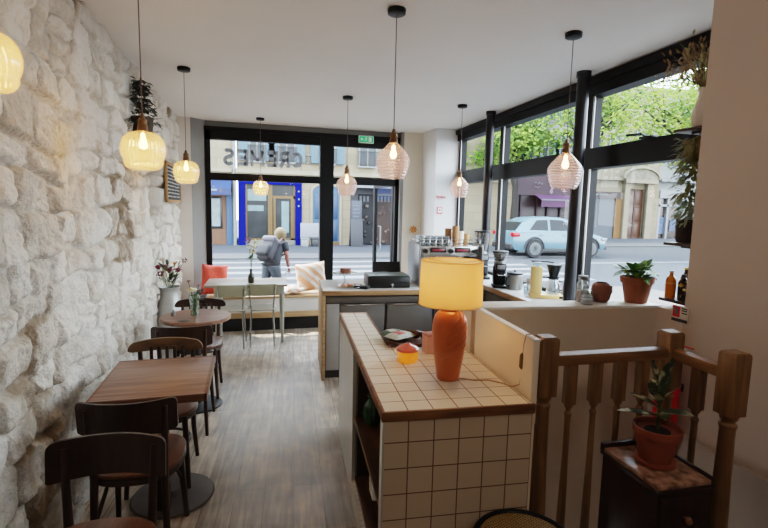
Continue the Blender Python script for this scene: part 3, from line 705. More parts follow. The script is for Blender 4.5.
# ================================================================== TABLE LAMP
TL = thing('table_lamp', 'table lamp with orange ceramic base and yellow drum shade on tiled island', 'table lamp', (.845, 1.915, .902))
ceram = mat('orange_ceramic', (188, 100, 54), .28, 0, .12, 5)
b = B(); LP = smooth_prof([(.046, 0), (.05, .006), (.055, .04), (.068, .12), (.0755, .19), (.0765, .235), (.070, .275), (.055, .300), (.040, .310), (.038, .325), (.0, .328)])
lathe(b, LP, 40); o = obj('base', b, ceram, TL, 180)
b = B()
for k in range(7):
    pts = []
    for j in range(15):
        t = j/14; z = .10+.012*k+.022*k*t*.5+.075*t; a = -2.5+t*2.1+.08*k
        r = np.interp(z, [p[1] for p in LP], [p[0] for p in LP])
        pts.append((r*math.cos(a), r*math.sin(a), z+.045*k*.35))
    pts = [(np.interp(p[2], [q[1] for q in LP], [q[0] for q in LP])*math.cos(math.atan2(p[1], p[0])), np.interp(p[2], [q[1] for q in LP], [q[0] for q in LP])*math.sin(math.atan2(p[1], p[0])), p[2]) for p in pts]
    tube(b, pts, [.001+.0048*math.sin(PI*j/14) for j in range(15)], 6)
obj('swirl_relief', b, ceram, TL, 180)
b = B(); cyl(b, (0, 0, .32), (0, 0, .40), .012); obj('neck', b, bronze, TL)
shade_m = bpy.data.materials.new('yellow_shade'); shade_m.use_nodes = True
nt = shade_m.node_tree; N = nt.nodes.new; L = nt.links.new
for x in list(nt.nodes): nt.nodes.remove(x)
out = N('ShaderNodeOutputMaterial'); tr = N('ShaderNodeBsdfTranslucent'); tr.inputs['Color'].default_value = lin((238, 196, 140)); df = N('ShaderNodeBsdfDiffuse')
ns_ = N('ShaderNodeTexNoise'); ns_.inputs['Scale'].default_value = 90; rp = N('ShaderNodeValToRGB'); rp.color_ramp.elements[0].color = lin((220, 180, 126)); rp.color_ramp.elements[1].color = lin((238, 200, 146)); L(ns_.outputs['Fac'], rp.inputs['Fac']); L(rp.outputs[0], df.inputs['Color'])
mx = N('ShaderNodeMixShader'); mx.inputs[0].default_value = .5; L(tr.outputs[0], mx.inputs[1]); L(df.outputs[0], mx.inputs[2]); L(mx.outputs[0], out.inputs[0])
b = B(); lathe(b, [(.139, .338), (.134, .528)], 48, cap=False); obj('shade', b, shade_m, TL, 180)
b = B(); tube(b, [(.139*math.cos(2*PI*k/48), .139*math.sin(2*PI*k/48), .338) for k in range(48)], .0022, 6, True)
tube(b, [(.134*math.cos(2*PI*k/48), .134*math.sin(2*PI*k/48), .528) for k in range(48)], .0022, 6, True)
for k in range(3):
    a = k*2*PI/3; cyl(b, (0, 0, .515), (.134*math.cos(a), .134*math.sin(a), .525), .0015, None, 5)
cyl(b, (0, 0, .39), (0, 0, .52), .003, None, 6); obj('shade_ring', b, mat('shade_trim', (214, 164, 92), .6), TL)
b = B(); ball(b, (0, 0, .43), .028, n=3); obj('bulb', b, mat('lamp_bulb', (255, 226, 170), .5, 0, 0, emis=6), TL, 180)
plight('table_lamp_glow', (.845, 1.915, .902+.43), 5, (255, 188, 116), .03)
cable = mat('cable_beige', (176, 140, 100), .6)
bm = B(); tube(bm, [(.89, 1.90, .905), (.95, 1.86, .904), (1.01, 1.85, .904), (1.055, 1.80, .904), (1.072, 1.75, .906), (1.082, 1.71, .93), (1.084, 1.70, 1.0)], .003, 6); t = obj('lamp_cable', bm, cable)
tag(t, 'thin lamp cable with inline switch running up the cream partition', 'cable')
bm = B(); tube(bm, [(1.080, 1.70, 1.0), (1.077, 1.70, 1.01), (1.077, 1.698, 1.06), (1.080, 1.696, 1.07)], [.004, .009, .009, .004], 10); obj('switch', bm, mat('switch_bronze', (104, 84, 58), .5), t)
bm = B(); tube(bm, [(1.081, 1.696, 1.07), (1.079, 1.69, 1.11), (1.075, 1.67, 1.155), (1.09, 1.66, 1.158)], .0025, 6); obj('upper_cable', bm, cable, t)

# ---- things on the island
CJ = thing('candy_jar', 'small lidded jar, orange glass below and pink lid, beside the lamp', 'jar', (.745, 2.185, .902))
bm = B(); lathe(bm, [(0, 0), (.048, 0), (.054, .008), (.055, .042), (.050, .052), (.0, .054)], 28); obj('jar_body', bm, glassy('orange_glass', (255, 196, 70), .2, .75, (250, 172, 44), None, .08, .12), CJ)
bm = B(); lathe(bm, [(.050, .053), (.057, .056), (.056, .066), (.042, .078), (.015, .084), (.010, .090), (0, .094)], 28); obj('lid', bm, glassy('pink_glass', (250, 160, 130), .2, .7, (226, 130, 104), None, .08), CJ)
TR = thing('serving_tray', 'round dark wooden tray holding snack packets beside the lamp', 'tray', (.855, 2.53, .902), -.05)
bm = B(); lathe(bm, [(0, 0), (.118, 0), (.132, .004), (.140, .024), (.134, .026), (.126, .010), (0, .010)], 40, M=Matrix.Translation((0, 0, .0)) @ Matrix.Scale(1.15, 4, (0, 1, 0))); obj('tray_dish', bm, wood('tray_wood', (62, 36, 24), (92, 56, 38), 0), TR)
def packet(label, loc, rz, cols, L_=.15, W_=.10):
    t = thing('snack_packet', label, 'packet', loc, rz, 'snack packets on the wooden tray')
    b = bmesh.new(); n = 8; g = {}
    for i in range(n+1):
        for j in range(n+1):
            u, v = i/n*2-1, j/n*2-1; h = .021*max(0, (1-u**4))*max(0, (1-v**4))
            for s in (0, 1): g[i, j, s] = b.verts.new((u*L_/2, v*W_/2, .016+(h if s else -h*.7)))
    for i in range(n):
        for j in range(n):
            b.faces.new((g[i, j, 1], g[i+1, j, 1], g[i+1, j+1, 1], g[i, j+1, 1])); b.faces.new((g[i, j, 0], g[i, j+1, 0], g[i+1, j+1, 0], g[i+1, j, 0]))
    obj('bag', b, mat('packet_'+label[:5], cols[0], .35, 0, .2, 30), t, 60)
    bm = B(); box(bm, -L_*.22, L_*.12, -W_*.28, W_*.28, .030, .037, .003); obj('printed_panel', bm, mat('print_'+label[:5], cols[1], .4, 0, .35, 40), t)
    return t
packet('green and white snack packet with red print on the tray', (.815, 2.53, .917), .5, ((186, 196, 186), (196, 84, 76)), .17, .11)
packet('dark green snack packet lying behind the white one', (.79, 2.60, .914), .35, ((74, 96, 78), (204, 208, 198)), .15, .09)
SG = thing('sunglasses', 'brown tinted sunglasses lying on the wooden tray', 'sunglasses', (.925, 2.50, .915), -.9)
gb = mat('tortoise_brown', (92, 50, 34), .25, 0, .4, 40); gl = glassy('brown_lens', (140, 84, 62), .2, .4, (96, 56, 42))
bm = B()
for s in (-1, 1):
    tube(bm, [(s*.034+.030*math.cos(2*PI*k/20), 0, .024+.022*math.sin(2*PI*k/20)) for k in range(20)], .0035, 6, True)
tube(bm, [(-.006, 0, .03), (.006, 0, .03)], .003); obj('frame', bm, gb, SG)
for s in (-1, 1):
    bm = B(); prism(bm, disc(18, .028, s*.034, .024, .020), -.001, .001, XZ); obj('lens', bm, gl, SG)
    bm = B(); tube(bm, [(s*.064, 0, .030), (s*.066, .06, .028), (s*.064, .12, .008)], .003, 6); obj('temple', bm, gb, SG)
PB = thing('pink_carton', 'small pinkish carton half hidden behind the lamp base', 'box', (.905, 2.30, .902), .2)
bm = B(); box(bm, -.03, .03, -.03, .03, 0, .10, .003); obj('carton', bm, mat('carton_pink', (206, 158, 150), .5, 0, .12), PB)
bm = B(); box(bm, -.031, .031, -.031, .031, .09, .104, .002); obj('lid', bm, mat('carton_lid', (188, 132, 126), .5), PB)
# in the island's open shelf
GV = thing('green_vase', 'dark green ribbed glass vase on the open shelf of the island', 'vase', (.635, 2.42, .479)); GV.scale = (.6, .6, .6)
b = bmesh.new(); pr_ = smooth_prof([(.045, 0), (.07, .02), (.088, .09), (.08, .17), (.05, .22), (.04, .25), (.05, .27)]); rings = []
for r, z in pr_: rings.append([b.verts.new((r*(1+.05*math.cos(12*2*PI*k/72))*math.cos(2*PI*k/72), r*(1+.05*math.cos(12*2*PI*k/72))*math.sin(2*PI*k/72), z)) for k in range(72)])
for p, q in zip(rings, rings[1:]):
    for k in range(72): b.faces.new((p[k], p[(k+1) % 72], q[(k+1) % 72], q[k]))
b.faces.new(rings[0][::-1]); obj('vase_body', b, mat('green_glaze', (48, 84, 58), .18, 0, .3, 8), GV, 180)
bm = B(); tube(bm, [(.05*math.cos(2*PI*k/30), .05*math.sin(2*PI*k/30), .27) for k in range(30)], .004, 6, True); obj('rim', bm, mat('green_glaze_rim', (70, 110, 80), .2), GV)
WS = thing('white_socket', 'small white socket box fixed inside the lower island opening', 'socket', (.521, 1.95, .42), -A5)
bm = B(); box(bm, -.012, .022, -.045, .045, -.05, .05, .006); obj('casing', bm, mat('plastic_white', (232, 230, 226), .4, 0, .02), WS)
bm = B(); prism(bm, disc(20, .028), -.015, -.010, Matrix.Rotation(-PI/2, 4, 'Y') @ Matrix.Translation((0, 0, .025))); obj('outlet', bm, mat('plastic_grey', (196, 194, 190), .4), WS)

# ================================================================== POTTED PLANT ON THE CABINET
PP = thing('potted_rubber_plant', 'variegated rubber plant in small terracotta pot on the bedside cabinet', 'plant', (1.525, 1.43, .681))
bm = B(); lathe(bm, [(0, .006), (.055, .006), (.060, .02), (.078, .118), (.086, .120), (.088, .150), (.080, .150), (.076, .132), (0, .130)], 32); pt = obj('pot', bm, mat('terracotta_dark', (140, 74, 50), .65, 0, .1, 14), PP)
bm = B(); lathe(bm, [(0, 0), (.058, 0), (.072, .004), (.074, .018), (.066, .018), (0, .008)], 32); obj('saucer', bm, MATS['terracotta_dark'], pt)
bm = B(); lathe(bm, [(.078, .128), (0, .136)], 24); obj('soil', bm, soil, pt)
bm = B(); tube(bm, [(0, 0, .13), (.004, .004, .22), (-.006, .0, .30), (-.008, .004, .36)], .006, 8); obj('stem', bm, mat('stem_green', (74, 82, 44), .6), PP)
vari = bpy.data.materials.new('variegated_leaf'); vari.use_nodes = True
nt = vari.node_tree; N = nt.nodes.new; L = nt.links.new; bs = nt.nodes['Principled BSDF']
n = N('ShaderNodeTexNoise'); n.inputs['Scale'].default_value = 22; n.inputs['Detail'].default_value = 3; tc = N('ShaderNodeTexCoord'); L(tc.outputs['Object'], n.inputs['Vector'])
r = N('ShaderNodeValToRGB'); r.color_ramp.elements[0].position = .5; r.color_ramp.elements[0].color = lin((46, 60, 36)); r.color_ramp.elements[1].position = .62; r.color_ramp.elements[1].color = lin((186, 184, 146)); L(n.outputs['Fac'], r.inputs['Fac']); L(r.outputs[0], bs.inputs['Base Color']); bs.inputs['Roughness'].default_value = .35
for a, z, L_, W_, el, dr in ((2.9, .19, .17, .05, .25, .12), (.1, .19, .17, .05, .12, .14), (2.3, .22, .12, .055, .5, .15), (-.7, .20, .13, .055, .35, .25), (-2.2, .20, .13, .055, .4, .22), (1.1, .24, .13, .06, .7, .15), (3.6, .25, .12, .055, .75, .1), (-1.2, .25, .12, .06, .9, .06), (.5, .28, .11, .05, .95, .05), (2.0, .30, .12, .055, 1.15, .0), (-1.5, .31, .13, .06, 1.25, .0)):
    bm = B(); leafblade(bm, (-.002, 0, z), (math.cos(a)*math.cos(el), math.sin(a)*math.cos(el), math.sin(el)), L_, W_, dr, 7); obj('leaf', bm, vari, PP, 180)

# ================================================================== FIRE EXTINGUISHER AND SIGNS
FE = thing('fire_extinguisher', 'red fire extinguisher with black horn hung in the stairwell corner', 'fire extinguisher', (2.125, 1.955, .36))
red = mat('extinguisher_red', (196, 28, 32), .3, 0, .06)
bm = B(); lathe(bm, smooth_prof([(.05, 0), (.058, .01), (.06, .05), (.06, .40), (.052, .45), (.03, .48), (.02, .49)]), 28); obj('cylinder_body', bm, red, FE, 60)
bm = B(); lathe(bm, [(.0605, .20), (.0605, .30)], 28, cap=False); obj('label_band', bm, mat('label_white', (222, 220, 214), .5, 0, .15, 50), FE)
bm = B(); cyl(bm, (0, 0, .485), (0, 0, .56), .018); box(bm, -.02, .02, -.02, .02, .53, .57, .004); obj('valve', bm, bronze, FE)
bm = B(); tube(bm, [(0, 0, .57), (.04, -.06, .585), (.06, -.12, .565)], .008, 8); obj('handle', bm, black, FE)
bm = B(); tube(bm, [(0, 0, .605), (.04, -.05, .612), (.05, -.09, .61)], .004, 8); obj('lever', bm, red, FE)
bm = B(); tube(bm, [(0, 0, .55), (-.05, .02, .57), (-.06, .03, .56)], .012, 8); tube(bm, [(-.03, .02, .565), (-.10, .0, .565), (-.13, -.01, .565)], [.026, .042, .046], 18); obj('horn', bm, black, FE)
bm = B(); box(bm, .03, .083, -.03, .03, .36, .40, .004); box(bm, .076, .084, -.03, .03, .30, .46); obj('wall_bracket', bm, black, FE)
FS = thing('extinguisher_sign', 'small red and white fire extinguisher sign on right wall below the shelf', 'sign', (2.197, 1.985, 1.126))
bm = B(); box(bm, -.003, .002, -.048, .048, -.042, .042); obj('plate', bm, mat('sign_white', (214, 204, 192), .5, 0, .04), FS)
bm = B(); box(bm, -.0045, -.003, .0, .044, -.018, .038); obj('red_panel', bm, red, FS)
bm = B(); lathe(bm, [(.008, 0), (.008, .03), (.004, .036)], 10, (-.004, .018, -.005)); box(bm, -.006, -.0045, .028, .040, .018, .028); obj('pictogram', bm, whitep, FS)
ink = mat('sign_ink', (44, 40, 38), .6)
bm = B(); 
for z in (.033, .022, .008): box(bm, -.0045, -.003, -.044, -.012, z-.004, z+.002)
obj('printed_lines', bm, ink, FS)
bm = B(); box(bm, -.0045, -.003, -.048, .048, -.042, -.026); obj('dark_strip', bm, ink, FS)
ES = thing('exit_sign', 'green emergency exit sign with running figure above the street door', 'sign', (1.605, 6.80, 2.612))
bm = B(); box(bm, -.11, .11, -.012, .02, -.05, .05, .004); obj('housing', bm, mat('exit_white', (226, 232, 228), .5), ES)
eg = mat('exit_green', (20, 150, 90), .4, 0, .03, emis=.35)
bm = B(); box(bm, -.10, .10, -.015, -.012, -.042, .042); obj('green_panel', bm, eg, ES)
bm = B(); box(bm, .035, .075, -.0175, -.015, -.03, .03); obj('door_symbol', bm, MATS['exit_white'], ES)
bm = B(); ball(bm, (-.0, -.016, .027), .008, (1, .2, 1)); tube(bm, [(-.002, -.016, .016), (-.01, -.016, -.004)], .006, 6); tube(bm, [(-.01, -.016, -.004), (.006, -.016, -.014), (.002, -.016, -.03)], .004, 6); tube(bm, [(-.01, -.016, -.004), (-.02, -.016, -.018), (-.034, -.016, -.02)], .004, 6); tube(bm, [(-.002, -.016, .014), (.014, -.016, .004), (.022, -.016, .010)], .003, 6); tube(bm, [(-.002, -.016, .014), (-.018, -.016, .008), (-.024, -.016, -.004)], .003, 6); obj('running_figure', bm, MATS['exit_white'], ES)
bm = B(); prism(bm, [(-.085, 0), (-.062, .018), (-.062, .007), (-.045, .007), (-.045, -.007), (-.062, -.007), (-.062, -.018)], .015, .0175, XZ); obj('arrow', bm, MATS['exit_white'], ES)
rs = mat('sign_red', (204, 58, 66), .5, 0, .03)
SQ = thing('square_wall_sign', 'small square red and white sign on the grey corner pier', 'sign', (2.53, 6.228, 1.635))
bm = B(); box(bm, -.04, .04, -.004, .0, -.048, .048); obj('red_plate', bm, rs, SQ)
bm = B(); box(bm, -.029, .029, -.006, -.004, -.03, .037); obj('white_field', bm, MATS['exit_white'], SQ)
bm = B(); prism(bm, disc(14, .014, 0, .006), .006, .008, XZ); obj('red_dot', bm, rs, SQ)
SR = thing('red_letter_sign', 'pale wall notice with faint red lettering above the square sign', 'sign', (2.545, 6.228, 1.80))
bm = B(); box(bm, -.085, .085, -.003, 0, -.06, .06); obj('notice_sheet', bm, mat('notice_pale', (216, 214, 214), .6), SR)
bm = B()
tube(bm, [(-.07+.005*i, -.004, .018+.014*math.sin(i*1.35)*(1+.4*math.sin(i*.5))) for i in range(28)], .006, 5)
tube(bm, [(-.07, -.004, -.008), (.04, -.004, -.008)], .003, 5); obj('red_script', bm, mat('faint_red', (214, 110, 118), .6), SR)
bm = B(); tube(bm, [(-.06, -.004, -.035), (.02, -.004, -.035)], .0025, 5); obj('grey_line', bm, mat('faint_grey', (180, 182, 184), .6), SR)
SW = thing('brass_switch', 'ornate copper coloured light switch on the beige corner wall', 'light switch', (2.335, 6.748, 1.345))
copper = mat('copper', (186, 122, 66), .35, .7, .15)
bm = B(); prism(bm, [((.05+.012*math.cos(8*a))*math.cos(a), (.05+.012*math.cos(8*a))*math.sin(a)) for a in [2*PI*k/64 for k in range(64)]], 0, .006, XZ); obj('plate', bm, copper, SW)
for sx in (-.018, .018):
    for sz in (-.018, .018):
        bm = B(); ball(bm, (sx, -.012, sz), .010, n=2); obj('knob', bm, bronze, SW)
CBD = thing('chalkboard_menu', 'framed black chalkboard menu on the stone wall near the niche', 'chalkboard', (-.835, 6.0, 1.875), 0)
bm = B(); box(bm, -.008, .004, -.52, .52, -.20, .20); obj('slate', bm, mat('slate_black', (46, 46, 48), .8, 0, .15), CBD)
bm = B()
for a in ((-.53, -.49, -.215, .215), (.49, .53, -.215, .215), (-.53, .53, .185, .215), (-.53, .53, -.215, -.185)): box(bm, -.01, .014, a[0], a[1], a[2], a[3], .003)
obj('frame', bm, wood('frame_pine', (150, 108, 62), (184, 140, 90), 1), CBD)
chalk = mat('chalk', (206, 206, 202), .9)
bm = B(); rr = random.Random(3)
for i in range(9):
    z = .155-.038*i; y = -.44
    while y < (.40 if i else .1):
        w = rr.uniform(.05, .13); tube(bm, [(.006, y+w*q/6, z+rr.uniform(-.008, .008)) for q in range(7)], .0035, 4); y += w+.03
obj('chalk_writing', bm, chalk, CBD)

# ================================================================== FLOWERS AND VASES
def flower_heads(parent, spec, nm='flower'):
    for (x, y, z, bx_, by_, r, colr, kind) in spec:
        bm = B(); tube(bm, [(bx_*.3, by_*.3, 0), ((x+bx_)*.4, (y+by_)*.4, z*.55), (x, y, z)], .003, 5); st = obj('stem', bm, mat('flower_stem', (84, 110, 56), .6), parent)
        bm = B()
        if kind == 'rose':
            for k in range(16):
                a = k*2.4; rr_ = r*(.35+.65*k/16); leafblade(bm, (x+.1*r*math.cos(a), y+.1*r*math.sin(a), z-.3*r), (math.cos(a)*.7, math.sin(a)*.7, 1.15-.06*k), rr_*1.5, r*1.1, .25, 3)
            ball(bm, (x, y, z), r*.55, n=2)
        elif kind == 'daisy':
            for k in range(14):
                a = 2*PI*k/14; leafblade(bm, (x, y, z), (math.cos(a), math.sin(a), .35+.3*(k % 2)), r, r*.4, .25, 3)
            ball(bm, (x, y, z), r*.3, n=1)
        else:
            for k in range(26):
                v = Vector((rr.uniform(-1, 1), rr.uniform(-1, 1), rr.uniform(-.8, 1))).normalized()*r*rr.uniform(.5, 1); ball(bm, (x+v.x, y+v.y, z+v.z), r*.2, n=1)
        obj('blossom', bm, mat('petal_%d_%d_%d' % colr, colr, .6, 0, .2, 50), st, 60)
def foliage(parent, n, h, spread, L_, W_, m, seed=1, name='foliage'):
    q = random.Random(seed); bm = B()
    for k in range(n):
        a = q.uniform(0, 2*PI); z = q.uniform(.35, 1)*h; s = spread*z/h*q.uniform(.3, 1)
        el = q.uniform(.2, 1.2); leafblade(bm, (s*math.cos(a), s*math.sin(a), z), (math.cos(a)*math.cos(el), math.sin(a)*math.cos(el), math.sin(el)), L_*q.uniform(.6, 1.2), W_, .3, 4)
    return obj(name, bm, m, parent, 180)
MC = thing('milk_churn', 'dented grey metal churn of flowers against the stone wall', 'vase', (-.765, 5.05, 0))
zinc = mat('zinc_grey', (176, 176, 172), .45, .55, .16, 12, .2)
bm = B(); lathe(bm, smooth_prof([(.10, 0), (.115, .01), (.118, .55), (.118, .62), (.105, .68), (.088, .74), (.085, .80), (.10, .84)]), 32, cap=False); lathe(bm, [(0, .005), (.10, .005)], 32); obj('churn_body', bm, zinc, MC, 60)
for s in (-1, 1):
    bm = B(); tube(bm, [(s*.10, 0, .70), (s*.15, 0, .70), (s*.155, 0, .62), (s*.116, 0, .58)], .008, 8); obj('handle', bm, zinc, MC)
F = thing('flower_bunch', 'bunch of dark red and orange flowers standing in the metal churn', 'flowers', (-.765, 5.05, .75))
foliage(F, 46, .30, .12, .10, .03, leaf_d, 4)
flower_heads(F, [(-.10, .02, .28, 0, 0, .045, (122, 44, 62), 'rose'), (-.03, -.08, .30, 0, 0, .045, (110, 40, 58), 'daisy'), (.05, .03, .31, 0, 0, .045, (206, 138, 62), 'daisy'), (.09, -.05, .26, 0, 0, .042, (128, 52, 72), 'rose'), (.14, .02, .34, 0, 0, .03, (96, 44, 56), 'heather'), (.0, .06, .25, 0, 0, .04, (140, 60, 78), 'rose'), (-.07, -.05, .22, 0, 0, .04, (92, 40, 52), 'heather')])
VS = thing('glass_vase', 'clear glass vase standing on the round table', 'vase', (-.438, 4.10, .753))
bm = B(); lathe(bm, smooth_prof([(.030, .004), (.032, .02), (.036, .10), (.045, .165)]), 24, cap=False); lathe(bm, [(0, 0), (.030, .0), (.032, .006), (0, .006)], 24); obj('glass_body', bm, glassy('vase_glass', (226, 238, 230), .2, .12, (200, 214, 204)), VS, 180)
bm = B(); lathe(bm, [(0, .007), (.029, .007), (.033, .09), (0, .09)], 20); obj('water', bm, glassy('water', (206, 226, 214), .08, .15, (150, 176, 150)), VS)
F = thing('flower_posy', 'posy of cream and dusky pink flowers in the clear glass vase', 'flowers', (-.438, 4.10, .765))
foliage(F, 12, .17, .045, .06, .025, leaf_d, 9)
flower_heads(F, [(-.02, -.02, .20, 0, 0, .038, (232, 226, 190), 'rose'), (.035, .0, .23, 0, 0, .034, (150, 96, 100), 'daisy'), (-.045, .02, .26, 0, 0, .030, (126, 84, 84), 'daisy'), (.05, -.02, .18, 0, 0, .03, (74, 60, 52), 'heather'), (.0, .03, .19, 0, 0, .03, (240, 236, 210), 'rose')])
NCARD = thing('menu_card', 'small white folded card lying on round table edge', 'card', (-.50, 3.90, .753), .2)
bm = B(); box(bm, -.04, .04, -.03, .03, 0, .0015); obj('lower_leaf', bm, whitep, NCARD)
bm = B(); quad(bm, (-.04, .03, .0015), (.04, .03, .0015), (.04, -.026, .012), (-.04, -.026, .012)); obj('upper_leaf', bm, whitep, NCARD)
SALT = thing('salt_shaker', 'small white shaker standing on round table beside the churn', 'shaker', (-.60, 4.09, .753))
bm = B(); lathe(bm, [(0, 0), (.017, 0), (.018, .02), (.010, .04), (0, .042)], 16); obj('shaker_body', bm, whitep, SALT)
bm = B(); lathe(bm, [(.011, .038), (.010, .048), (0, .05)], 14); obj('cap', bm, chrome, SALT)
FB = thing('bottle_vase', 'dark green bottle used as a vase on the pale table', 'vase', (.01, 5.93, .7225))
bm = B(); lathe(bm, smooth_prof([(.034, 0), (.037, .01), (.037, .07), (.026, .10), (.015, .125), (.015, .16), (.018, .165)]), 22, cap=False); lathe(bm, [(0, .002), (.034, .002)], 22); obj('bottle_body', bm, mat('bottle_dark', (54, 56, 44), .15, 0, .1), FB, 60)
bm = B(); tube(bm, [(.0175*math.cos(2*PI*k/18), .0175*math.sin(2*PI*k/18), .163) for k in range(18)], .003, 6, True); obj('lip', bm, mat('bottle_dark_lip', (70, 72, 58), .2), FB)
F = thing('flower_sprig', 'tall sprig of purple and cream flowers in the green bottle', 'flowers', (.01, 5.93, .87))
foliage(F, 16, .25, .03, .08, .03, leaf_g, 12)
bm = B(); leafblade(bm, (0, 0, .13), (-1, 0, .02), .17, .03, -.02, 6); obj('long_leaf', bm, leaf_d, F, 180)
flower_heads(F, [(-.03, 0, .36, 0, 0, .042, (124, 70, 140), 'heather'), (.045, 0, .29, 0, 0, .06, (232, 224, 170), 'daisy'), (.02, -.02, .24, 0, 0, .045, (226, 220, 180), 'heather'), (-.02, 0, .28, 0, 0, .032, (236, 226, 214), 'rose'), (.05, .0, .35, 0, 0, .03, (216, 212, 150), 'heather')])
HP = thing('hanging_plant', 'dark trailing ivy in hanging pot beside the stone wall', 'plant', (-.80, 4.22, 2.18))
bm = B(); lathe(bm, smooth_prof([(.05, .0), (.07, .02), (.078, .10), (.085, .13)]), 24, cap=False); lathe(bm, [(0, .003), (.05, .003)], 24); obj('pot', bm, mat('basket_dark', (70, 58, 44), .8, 0, .3, 40), HP)
bm = B()
for k in range(3):
    a = 2*PI*k/3; cyl(bm, (.08*math.cos(a), .08*math.sin(a), .12), (0, 0, .45), .0018, None, 5)
cyl(bm, (0, 0, .45), (0, 0, .56), .0018, None, 5); obj('hanger', bm, cordm, HP)
q = random.Random(21); bm = B()
for k in range(260):
    a = q.uniform(0, 2*PI); z = q.uniform(-.02, .42); r = q.uniform(.03, .085+.03*math.sin(z*14))*(1 if z < .3 else .7)
    leafblade(bm, (r*math.cos(a), r*math.sin(a), z), (math.cos(a), math.sin(a), q.uniform(-.8, .5)), .05, .034, .2, 3)
obj('foliage', bm, mat('ivy_dark', (50, 58, 44), .6, 0, .4, 30), HP, 180)

# ================================================================== CUSHIONS
def cushion(name, label, loc, rot, w, h, th, m):
    b = bmesh.new(); n = 14; g = {}
    for i in range(n+1):
        for j in range(n+1):
            u, v = i/n*2-1, j/n*2-1; p = (max(0, 1-u**2)*max(0, 1-v**2))**.45
            pin = 1-.10*(1-abs(u))*abs(v)**3*0-.07*(abs(v)**2)*(1-u*u); pin2 = 1-.07*(u*u)*(1-v*v)
            for s in (-1, 1): g[i, j, s] = b.verts.new((u*w/2*pin2, s*th/2*p+.012*math.sin(5*u+3*v), v*h/2*pin))
    for i in range(n):
        for j in range(n):
            for s in (-1, 1): b.faces.new((g[i, j, s], g[i+1, j, s], g[i+1, j+1, s], g[i, j+1, s]))
    bmesh.ops.remove_doubles(b, verts=b.verts, dist=.0015); bmesh.ops.recalc_face_normals(b, faces=b.faces)
    o = obj(name, b, m, None, 180); o.location = loc; o.rotation_euler = rot; tag(o, label, 'cushion', 'cushions on the window bench'); return o
coral = mat('coral_fabric', (226, 88, 70), .85, 0, .14, 26, .3)
stripe = bpy.data.materials.new('striped_fabric'); stripe.use_nodes = True
nt = stripe.node_tree; N = nt.nodes.new; L = nt.links.new; bs = nt.nodes['Principled BSDF']; bs.inputs['Roughness'].default_value = .85
tc = N('ShaderNodeTexCoord'); w_ = N('ShaderNodeTexWave'); w_.inputs['Scale'].default_value = 4.6; w_.inputs['Distortion'].default_value = 2.5; w_.inputs['Detail'].default_value = 2; w_.bands_direction = 'DIAGONAL'; L(tc.outputs['Object'], w_.inputs['Vector'])
r = N('ShaderNodeValToRGB'); r.color_ramp.elements[0].position = .45; r.color_ramp.elements[0].color = lin((238, 228, 216)); r.color_ramp.elements[1].position = .62; r.color_ramp.elements[1].color = lin((230, 172, 136)); L(w_.outputs['Fac'], r.inputs['Fac']); L(r.outputs[0], bs.inputs['Base Color'])
cushion('cushion', 'coral red cushion propped upright at the stone wall end of bench', (-.45, 6.57, .672), (-.22, .06, .1), .33, .40, .12, coral)
cushion('cushion', 'white and orange striped cushion leaning at the counter end of bench', (.81, 6.63, .678), (-.25, -.14, -.15), .42, .40, .14, stripe)
cushion('cushion', 'white and orange striped cushion lying flat beside the leaning striped one', (.50, 6.53, .522), (PI/2-.05, .0, .5), .36, .32, .11, stripe)
# ================================================================== ON THE BAR COUNTER
def bc(a, b, z=.868): p = Vector((.645, 4.405, z))+V*a+U*b; return (p.x, p.y, p.z)
CBX = thing('cash_box', 'wide dark green black cash box with key on the bar counter', 'cash box', bc(.66, .26), -A5)
dgb = mat('dark_box', (30, 34, 30), .4, .3, .12)
bm = B(); box(bm, -.21, .21, -.14, .16, .004, .115, .006); obj('casing', bm, dgb, CBX)
bm = B(); box(bm, -.205, .205, -.135, .155, .115, .124, .003); obj('lid', bm, mat('box_lid', (62, 68, 58), .4, .2, .1), CBX)
bm = B(); box(bm, -.195, .195, -.147, -.139, .02, .105, .003); obj('drawer_front', bm, mat('box_front', (20, 21, 21), .35), CBX)
bm = B(); cyl(bm, (.03, -.147, .04), (.03, -.156, .04), .012); box(bm, .024, .036, -.158, -.154, .0, .045); obj('key', bm, chrome, CBX)
TS = thing('till_screen', 'black till screen tilted on a stand behind the cash box', 'screen', bc(.72, .57), -A5)
bm = B(); box(bm, -.15, .15, -.012, .012, .03, .215, .005, Matrix.Rotation(-.22, 4, 'X')); obj('panel', bm, mat('screen_back', (24, 24, 27), .35), TS)
bm = B(); box(bm, -.07, .07, -.06, .06, .002, .012, .003); cyl(bm, (0, .0, .01), (0, 0, .08), .014); obj('stand', bm, black, TS)
CS = thing('cake_stand', 'small glass cake stand carrying a cake on the bar counter', 'cake stand', bc(.25, .42), 0)
bm = B(); lathe(bm, smooth_prof([(.05, 0), (.045, .008), (.012, .02), (.010, .09), (.02, .105), (.12, .112), (.122, .118), (0, .116)]), 32); obj('plate', bm, glassy('stand_glass', (232, 240, 238), .22, .25, (210, 214, 210)), CS, 60)
bm = B(); tube(bm, [(.121*math.cos(2*PI*k/32), .121*math.sin(2*PI*k/32), .117) for k in range(32)], .003, 6, True); obj('rim', bm, chrome, CS)
CK = thing('cake', 'round brown cake on the glass stand', 'cake', bc(.26, .42, .987), 0)
bm = B(); lathe(bm, [(0, 0), (.052, 0), (.055, .006), (.055, .035), (.050, .042), (0, .043)], 28); obj('sponge', bm, mat('sponge_brown', (134, 84, 62), .8, 0, .2, 40, .3), CK)
bm = B(); lathe(bm, [(.056, .030), (.056, .040), (.050, .046), (0, .047)], 28, cap=False); obj('icing', bm, mat('icing_brown', (110, 62, 48), .4, 0, .15), CK)
PL = thing('pastry_plate', 'round glass plate in front of the cake stand', 'plate', bc(.29, .20), 0)
